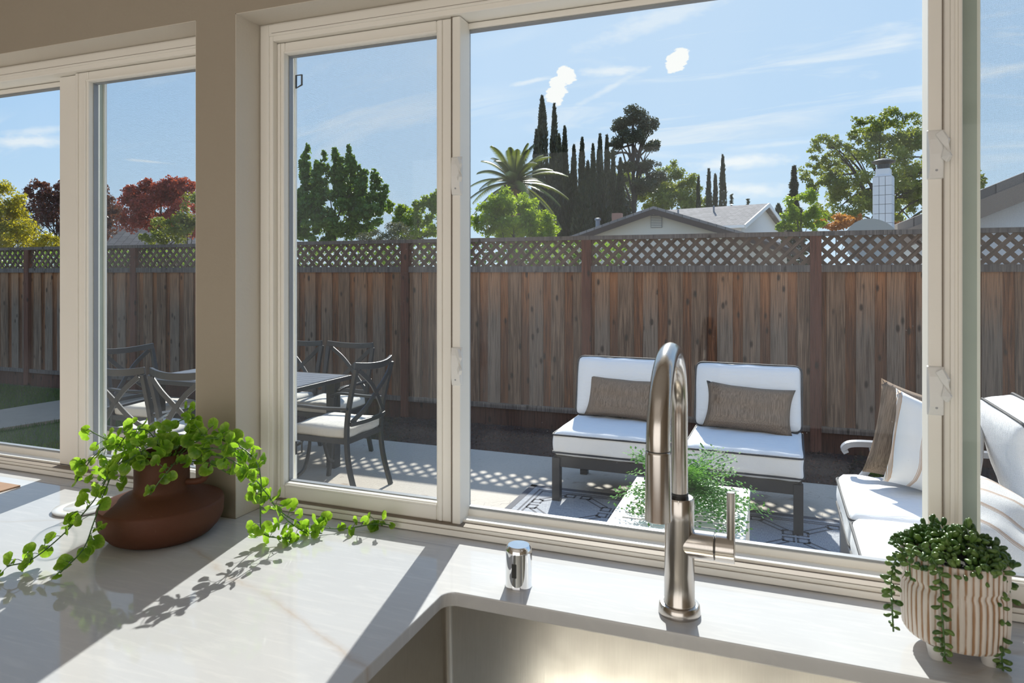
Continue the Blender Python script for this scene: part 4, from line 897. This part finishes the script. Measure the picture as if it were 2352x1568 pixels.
tree('plum_tree', 'dark purple-leaved tree behind the yellow one', 14, [(110, 490, 70, 65), (150, 440, 35, 40), (90, 440, 35, 30), (165, 520, 45, 50), (60, 510, 45, 60), (215, 470, 50, 60), (240, 520, 40, 50)], 6, 17000, 'plum', (130, 130, 450, 4), seed=2, limbs=26, subr=.28)
tree('red_maple', 'rounded red-leaved maple behind the left fence', 18, [(345, 480, 75, 65), (295, 490, 48, 50), (300, 445, 30, 25), (392, 425, 30, 30), (375, 440, 45, 35), (430, 435, 40, 30), (445, 500, 60, 50), (505, 480, 50, 60), (330, 425, 22, 20)], 5.5, 34000, 'red', (370, 370, 470, 5), seed=3, sub=34, subr=.32)
tree('olive_shrub', 'tall yellow-green shrub in front of the red maple', 10, [(405, 525, 60, 45), (445, 485, 35, 55), (365, 545, 45, 22), (490, 510, 50, 50)], 6.5, 6500, 'olive', (430, 430, 500, 3), seed=4, cat='shrub')
tree('green_tree', 'dense green tree with upright shoots in the sliding pane', 11, [(703, 400, 12, 60), (700, 490, 55, 65), (738, 430, 20, 70), (775, 400, 13, 60), (803, 395, 13, 58), (830, 440, 18, 42), (862, 430, 12, 38), (780, 490, 75, 70), (850, 500, 50, 50), (640, 480, 60, 80), (730, 520, 80, 50), (720, 450, 40, 50), (800, 440, 40, 50), (860, 470, 30, 40)]+[(x_, y_, 7, 22) for x_, y_ in ((692, 372), (706, 350), (728, 385), (745, 365), (752, 395), (770, 356), (784, 375), (799, 352), (812, 375), (825, 398), (840, 402), (858, 405), (872, 425), (885, 440), (765, 395), (880, 455))], 8.5, 34000, 'green', (770, 770, 470, 5), seed=5, sub=34, subr=.21)
hg = thing('garden_hedge', 'leafy green hedge seen through the fence lattice at left', 'hedge', (-8, 8.4, ZG)); n = 26000; rg = np.random.default_rng(77)
P = np.stack([rg.uniform(-7, 6.3, n), rg.normal(0, .22, n), rg.random(n)**.6*1.98], 1); a_ = rg.normal(0, 1, (n, 3)); a_ /= np.linalg.norm(a_, axis=1)[:, None]; b_ = np.cross(a_, rg.normal(0, 1, (n, 3))); b_ /= np.linalg.norm(b_, axis=1)[:, None]
leaf_quads('foliage', P, a_*.035, b_*.02, rg.random(n), LM['green'], hg)
tree('leafy_tree', 'lower bright green tree right of the upright one', 13, [(930, 495, 40, 32), (985, 475, 28, 38), (1004, 452, 10, 22), (950, 525, 70, 28), (895, 475, 12, 20), (955, 470, 10, 18), (1040, 500, 50, 40)], 7.5, 8000, 'bright', (960, 960, 500, 4), seed=6, sub=26)
tree('grey_shrub', 'grey leafless-looking shrub low behind the fence', 9.7, [(905, 532, 50, 26), (855, 545, 45, 18)], 3.5, 5000, 'grey', (900, 900, 540, 2), seed=7, cat='shrub', limbs=12)
tree('rounded_bush', 'bright yellow-green bush below the palm', 9.5, [(1170, 490, 80, 55), (1150, 462, 35, 40), (1115, 500, 40, 50), (1235, 515, 45, 42), (1200, 535, 90, 35), (1250, 545, 35, 20)], 7, 15000, 'bright', (1180, 1180, 500, 4), seed=8, sub=28, cat='bush')
tree('backdrop_tree', 'light green broadleaf tree behind the pine', 62, [(1440, 440, 50, 55), (1540, 410, 40, 48), (1580, 435, 32, 45), (1500, 450, 60, 50), (1550, 470, 60, 40), (1600, 470, 30, 30)], 5, 24000, 'oak', (1500, 1500, 440, 4), seed=9, sub=30)
tree('tall_pine', 'tall dark pine with bare trunk and layered crown', 47, [(1458, 262, 42, 26), (1428, 292, 28, 24), (1490, 290, 28, 24), (1418, 330, 22, 16), (1498, 335, 24, 18), (1450, 320, 38, 24), (1485, 380, 36, 16), (1510, 408, 34, 14), (1405, 355, 16, 12), (1440, 385, 25, 14), (1480, 430, 50, 18), (1425, 410, 22, 10)], 4.5, 24000, 'pine', (1460, 1452, 285, 8), seed=10, sub=16, subr=.42, limbs=26)
tree('shade_tree', 'very large spreading green tree behind the white chimney', 30, [(1990, 400, 120, 80), (1905, 345, 55, 40), (1985, 300, 45, 40), (2055, 295, 70, 55), (2100, 370, 65, 100), (1875, 400, 45, 45), (1960, 480, 110, 45), (2150, 420, 80, 80), (2080, 485, 60, 45), (2180, 420, 65, 70), (2240, 420, 28, 26)], 6, 46000, 'oak', (2030, 2020, 340, 9), seed=11, sub=44, subr=.20, limbs=40)
tree('pale_tree', 'yellow-green small tree left of the orange bush', 22, [(1845, 470, 42, 42), (1822, 505, 33, 28), (1870, 505, 30, 28), (1800, 520, 20, 16)], 6, 6000, 'bright', (1840, 1840, 480, 3), seed=12)
tree('orange_bush', 'orange-leaved bush left of the white chimney', 24, [(1915, 510, 50, 20), (1955, 503, 30, 18), (1985, 520, 30, 14), (2070, 518, 22, 12)], 5, 5000, 'orange', (1920, 1920, 510, 2), seed=13, cat='bush')
tree('garden_shrub', 'small bright shrub in the bed behind the sofa arm', 6.4, [(2010, 1085, 20, 18), (1995, 1100, 16, 12), (2030, 1070, 12, 14)], 8, 350, 'bright', (2010, 2010, 1090, 2), seed=14, sub=6, cat='shrub', limbs=2)
# cypresses
def cypress(label, px, top, hw, base_py, y, n, seed, group, key='cypress', cone=False, cat='tree'):
    rg = np.random.default_rng(seed); b = atY(px, 600, y); D = (b-Vector((0, 0, CZ))).dot(FW); H = atD(px, top, D).z-ZG; w_ = hw*D/F*1.2
    root = thing('conifer' if cone else 'cypress', label, cat, (b.x, b.y, ZG), group=group)
    t = rg.random(n)**(.8); z = H*(.08+.92*t); prof = (np.sin(np.pi*np.clip(.42+.58*t, 0, 1))**.62) if not cone else (1-t)*(1+.35*np.sin(t*60))
    a = rg.uniform(0, 6.28, n); rr = w_*prof*(1+.18*np.sin(3*a+z*2.3/w_*.3))*rg.random(n)**.25
    P = np.stack([rr*np.cos(a), rr*np.sin(a), z], 1); up = norm(np.stack([np.cos(a)*.25, np.sin(a)*.25, np.ones(n)], 1)+rg.normal(0, .25, (n, 3))) if not cone else norm(np.stack([np.cos(a), np.sin(a), -.3+0*a], 1)+rg.normal(0, .3, (n, 3)))
    s = 5.5*D/F; b2 = norm(np.cross(up, rg.normal(0, 1, (n, 3)))); leaf_quads('foliage', P, up*s*1.1, b2*s*.35, rg.random(n), LM[key], root)
    MB().tube([(0, 0, -.03), (0, 0, H*.9)], w_*.12, 6, scales=[1, .2]).build('trunk', M_BARK, root, True)
    return root
cy = [(1245, 222, 18, 24), (1273, 240, 12, 25), (1297, 292, 11, 24), (1284, 310, 10, 23), (1318, 335, 10, 24), (1337, 318, 11, 25), (1362, 333, 9, 24), (1378, 310, 11, 25), (1394, 312, 9, 24), (1408, 345, 9, 25), (1350, 372, 14, 23), (1425, 365, 10, 25), (1262, 380, 26, 23), (1305, 400, 24, 22.5), (1385, 400, 26, 23), (1232, 300, 12, 26), (1340, 420, 26, 22.5), (1415, 430, 16, 23)]
tree('cypress_mass', 'dark undergrowth mass filling in below the cypress row', 50, [(1300, 480, 70, 75), (1380, 470, 60, 70), (1420, 490, 40, 60), (1250, 500, 50, 60)], 6, 26000, 'cypress', (1330, 1330, 460, 6), seed=21, sub=40, subr=.32)
cy.sort()
ORD = 'first second third fourth fifth sixth seventh eighth ninth tenth eleventh twelfth thirteenth fourteenth fifteenth sixteenth seventeenth eighteenth'.split()
for i, (px, top, hw, y) in enumerate(cy):
    lb = {222: 'tallest dark cypress, just right of the palm', 240: 'second tallest cypress, close beside the tallest'}.get(top) or ('%s dark cypress of the row behind the fence, counted from the palm towards the pine' % ORD[i])
    cypress(lb, px, top, hw, 545, 37+((i*5) % 9)*1.05, 4000 if hw > 16 else 2800, 30+i, 'cypress row behind the fence')
for i, (px, top, hw) in enumerate([(1604, 408, 6), (1628, 390, 8), (1643, 402, 7), (1660, 358, 9)]): cypress(['slim distant cypress, leftmost of the four above the shingle roof', 'stout distant cypress second in the group of four', 'shorter distant cypress third in the group of four', 'tallest distant cypress at the right of the group of four'][i], px, top, hw, 470, 46+2.4*i, 1300, 60+i, 'distant cypresses')
cypress('blue-green spruce at the left edge of the large shade tree', 1824, 382, 32, 500, 36, 4500, 70, None, 'pine', True)
cypress('tiny far conifer left one above the roof ridge', 1680, 447, 8, 470, 60, 300, 71, 'tiny far conifers', 'pine', True); cypress('tiny far conifer near the roof gable', 1718, 456, 8, 470, 60, 300, 72, 'tiny far conifers', 'pine', True)
for i, (px, top, hw, y) in enumerate([(1788, 470, 22, 50), (1765, 485, 20, 55)]): cypress(['dark distant tree just right of the shingle-roofed gable', 'low dark distant tree hidden mostly by the shingle-roofed gable'][i], px, top, hw, 520, y, 900, 80+i, 'dark trees by the far gable', 'pine')
# bare tree
bt = thing('bare_tree', 'leafless twiggy tree at the left edge', 'tree', (0, 0, 0)); b0 = atY(-20, 600, 12); bt.location = (b0.x, b0.y, ZG)
br = MB(); rr = random.Random(4); D0 = (b0-Vector((0, 0, CZ))).dot(FW)
def grow(p, d, L, r, lv):
    pts = [p]; q = p.copy(); dd = d.copy()
    for k in range(4): dd = (dd+Vector((rr.gauss(0, .16), rr.gauss(0, .16), rr.gauss(.02, .14)))).normalized(); q = q+dd*L/4; pts.append(q.copy())
    br.tube(pts, r, 4, scales=[1, .85, .7, .6, .5], cap=False)
    if lv > 0:
        for k in range(4): grow(pts[rr.choice((2, 3, 4))], (dd+Vector((rr.gauss(0, .55), rr.gauss(0, .4), rr.gauss(.15, .4)))).normalized(), L*.68, r*.55, lv-1)
for k in range(4): grow(Vector((0, 0, 1.0)), Vector((.25*k-.1, .1, 1)).normalized(), 1.1, .035, 4)
MB().tube([(0, 0, -.03), (0, 0, 1.05)], .07, 8).build('trunk', M_BARK, bt, True); tag(br.build('twigs', M_BARK, bt), kind='stuff')
# palm
pb = atY(1185, 600, 19); Dp = (pb-Vector((0, 0, CZ))).dot(FW); pc = atD(1182, 418, Dp)-Vector((pb.x, pb.y, ZG))
pm = thing('palm_tree', 'feather palm with arching fronds beside the tallest cypress', 'palm tree', (pb.x, pb.y, ZG))
MB().tube([(0, 0, -.03), (0, 0, pc.z*.6), (0, 0, pc.z-.1)], .28, 12, scales=[1, .9, 1.3]).build('trunk', M_BARK, pm, True)
rr = random.Random(9)
for k in range(46):
    a = k*2.39996; el = R(80-118*((k+.5)/46)); L = 115*Dp/F*rr.uniform(.85, 1.1)
    d = Vector((math.cos(a)*math.cos(el), math.sin(a)*math.cos(el), math.sin(el))); hz_ = Vector((math.cos(a), math.sin(a), 0)); drop = .20+.28*(k/46)
    c = [pc+d*(L*t)-UP*(drop*L*t*t*t)+hz_*(L*.08*t*t) for t in np.linspace(0, 1, 13)]; m_ = MB(); m_.tube(c, .02, 4, scales=[1-.07*i for i in range(13)], cap=False)
    sd_ = d.cross(UP).normalized()
    for i in range(2, 49):
        t = i/48; j_ = min(11, int(t*12)); p = c[j_].lerp(c[j_+1], t*12-j_); tg = (c[j_+1]-c[j_]).normalized(); ll = L*.17*math.sin(math.pi*min(1, .15+t*.8))**.6; n_ = sd_.cross(tg).normalized()
        for s_ in (-1, 1):
            e = p+(sd_*s_*.8+tg*.55+n_*-.25).normalized()*ll; o_ = tg*.022; m_.add([p-o_, p+o_, e+UP*-.02], [(0, 1, 2)])
    fr_ = m_.mesh('frond', LM['palm'] if k < 43 else LM['dead']); at_ = fr_.attributes.new('shade', 'FLOAT', 'POINT'); at_.data.foreach_set('value', [rr.random()]*len(fr_.vertices)); link('frond', fr_, pm)

# ------------------------------------------------------------------ neighbouring houses
def gable_house(root, x0, x1, y0, y1, ze, zr, wall, fas, roofm, oh=.35, th=.14, xm=None):
    """gable end faces -Y; ridge runs along Y"""
    xm = (x0+x1)/2 if xm is None else xm
    w_ = MB(); prof = [(x0, 0), (x1, 0), (x1, ze), (xm, zr), (x0, ze)]; n = 5
    w_.add([(x, y0, z) for x, z in prof]+[(x, y1, z) for x, z in prof], [tuple(range(n)), tuple(range(2*n-1, n-1, -1))]+[((i+1) % n, i, i+n, (i+1) % n+n) for i in range(n)]); w_.build('wall', wall, root)
    for s_, xe in ((-1, x0), (1, x1)):
        sl = (zr-ze)/abs(xe-xm); ex_ = xe+s_*oh; ez = ze-oh*sl
        r = MB(); pr = [(xm, zr+.02), (ex_, ez+.02), (ex_, ez+.02+th*.5), (xm, zr+.02+th*.5)]
        r.add([(x, y0-oh, z) for x, z in pr]+[(x, y1+oh, z) for x, z in pr], [(0, 1, 2, 3), (7, 6, 5, 4), (0, 4, 5, 1), (1, 5, 6, 2), (2, 6, 7, 3), (3, 7, 4, 0)]); r.build('roof', roofm, root)
        f = MB(); pr = [(xm, zr+.02-th*.9), (ex_, ez+.02-th*.9), (ex_, ez+.03), (xm, zr+.03)]
        f.add([(x, y0-oh-.03, z) for x, z in pr]+[(x, y0-oh+.01, z) for x, z in pr], [(0, 1, 2, 3), (7, 6, 5, 4), (0, 4, 5, 1), (1, 5, 6, 2), (2, 6, 7, 3), (3, 7, 4, 0)]); f.build('rake_board', fas, root)
hc = atY(1505, 476, 26); h1 = thing('stucco_house', 'beige stucco house gable with louvred vent beyond the fence', 'house', (hc.x, 26, ZG))
gable_house(h1, -4.6, 4.6, 0, 5, hc.z-ZG-1.62, hc.z-ZG-.12, M_STUCCO_N, M_FASC, M_SHIN, .4, .22)
vc = atY(1508, 508, 25.98); v_ = MB(); v_.box(-.21, .21, -.05, .0, -.24, .24); vo_ = v_.build('gable_vent', M_MORTAR, h1, loc=(vc.x-hc.x, 0, vc.z-ZG))
vs_ = MB()
for k in range(7): vs_.box(-.19, .19, -.08, -.045, -.21+k*.062, -.21+k*.062+.03)
tag(vs_.build('vent_louvres', M_STUCCO_N, vo_), kind='stuff')
bc = atY(1418, 505, 29); mb = MB(); mb.box(-.2, .2, -.2, .2, -1.4, .28).build('brick_chimney', M_BRICK, h1, loc=(bc.x-hc.x, 3, bc.z-ZG))
vp = atY(1373, 512, 29); MB().lathe([(.10, -1.2), (.10, .1), (.14, .12), (.14, .2), (.0001, .22)], 12).build('flue_pipe', M_PIPEG, h1, True, loc=(vp.x-hc.x, 3, vp.z-ZG))
# shingle-roofed house further back, turned slightly
h2p = atY(1766, 467, 38); h2 = thing('shingled_house', 'white house with grey shingle roof behind the stucco gable', 'house', (h2p.x, 38, ZG), R(-18)); hr = h2p.z-ZG
w_ = MB(); w_.add([(x, y, z) for x in (-6.5, -.35) for y, z in ((-3, 0), (-3, hr-1.25), (0, hr-.12), (3, hr-1.25), (3, 0))], [(4, 3, 2, 1, 0), (5, 6, 7, 8, 9), (0, 1, 6, 5), (3, 4, 9, 8), (1, 2, 7, 6), (2, 3, 8, 7)]); w_.build('wall', M_STUCCO_W, h2)
for s_ in (-1, 1):
    r = MB(); sl_ = 1.13/3; ye, ze = 3.45*s_, hr-3.45*sl_; vs = [(-6.8, 0, hr), (0, 0, hr), (0, ye, ze), (-6.8, ye, ze)]; vs += [(a, b_, c-.1) for a, b_, c in vs]
    ro = r.add(vs, [(0, 1, 2, 3), (7, 6, 5, 4), (0, 4, 5, 1), (1, 5, 6, 2), (2, 6, 7, 3), (3, 7, 4, 0)]).build('roof', M_SHIN, h2)
    MB().bar([(0.02, 0, hr-.08), (0.02, ye, ze-.08)], .05, .2).build('rake_board', M_WTRIM, h2)
MB().bar([(-6.8, -3.47, hr-3.45*.377-.07), (0, -3.47, hr-3.45*.377-.07)], .1, .13).build('gutter', M_WTRIM, h2)
wo = MB().box(-2.6, -1.4, -3.05, -2.98, .9, 2.75).build('window_frame', M_WTRIM, h2); MB().box(-2.5, -1.5, -3.07, -3.04, 1.0, 2.65).build('window_glass', M_DARKGL, wo)
for x, y in ((-4.5, -1.2), (-2.6, -.9), (-5.8, -2.4)):
    MB().tube([(x, y, hr+y*.377*-1*-1), (x, y, hr+y*.377+.32)], .05, 8).build('vent_pipe', M_PIPEG, h2)
# near right house
hp = atY(2060, 526, 14); q2 = atY(2352, 408, 14); sl_ = (q2.z-hp.z)/(q2.x-hp.x)
h3 = thing('right_gable_house', 'pale house with broad tan eave board at right', 'house', (hp.x, 14, ZG)); h3.name = 'pale_house'
gable_house(h3, .35, 8.6, 0, 6, hp.z-ZG+.35*sl_-.1, hp.z-ZG+4.475*sl_-.1, M_STUCCO_W, M_FASC2, M_SHIN2, .4, .34)
# far small house at left
hl = atY(268, 517, 22); h4 = thing('small_house', 'small tan house with brown shingle roof under the red maple', 'house', (hl.x, 22, ZG), R(-62)); hr4 = hl.z-ZG
gable_house(h4, -2.2, 2.2, 0, 5, hr4-1.3, hr4-.1, M_FASC2, M_FASC, M_SHIN2, .3, .15)
# white chimney of painted brick courses
cp = atY(2033, 527, 13.1); ctp = atY(2033, 404, 13.1); Dc = (cp-Vector((0, 0, CZ))).dot(FW); cw = 48*Dc/F; chm = thing('white_chimney', 'square white painted masonry chimney with dark metal cap', 'chimney', (cp.x, 13.1+cw/2, ZG), R(-16))
H = ctp.z-ZG; cwx = cw*.80; MB().box(-cwx/2+.02, cwx/2-.02, -cwx/2+.02, cwx/2-.02, 0, H-.01).build('core', M_MORTAR, chm)
rh = .158; rows = int((H)/rh); bw = cwx/3; bmsh = MB().box(-bw/2+.004, bw/2-.004, -.03, .03, .004, rh-.004).mesh('brick', M_BRICKW)
for r_ in range(rows-9, rows):
    z = H-(rows-r_)*rh
    for k in range(3):
        for a in range(4):
            M_ = Matrix.Rotation(R(90)*a, 4, 'Z') @ Matrix.Translation((-cwx/2+bw*(k+.5), -cwx/2+.025, z)); o = link('brick', bmsh, chm); o.matrix_local = M_
MB().box(-cwx/2, cwx/2, -cwx/2, cwx/2, H, H+.02).box(-.11, .11, -.11, .11, H+.02, H+.14).build('crown', M_BRICKW, chm, bevel=.02)
MB().lathe([(.10, .14), (.10, .22), (.13, .23), (.19, .26), (.19, .275), (.09, .31), (.0001, .33)], 16, c=(0, 0, H)).build('cap', M_BLACK, chm)
dp = atY(2004, 540, 12.3); dsh = thing('satellite_dish', 'tilted grey dish half hidden left of the white chimney', 'dish', (dp.x, 12.3, ZG))
rd = 60*12.3/1.12/F
do_ = MB().lathe([(.0001, -.06), (rd*.5, -.045), (rd, 0), (rd, .012), (rd*.5, -.033), (.0001, -.048)], 40).build('dish', M_DISH, dsh, True, loc=(0, 0, dp.z-ZG-.12)); do_.rotation_euler = (R(70), 0, R(10))
MB().tube([(0, .08, 0), (0, .08, dp.z-ZG-.12)], .03, 8).build('pole', M_PIPEG, dsh)
print('leaves', nleaf, 'objects', len(bpy.data.objects))
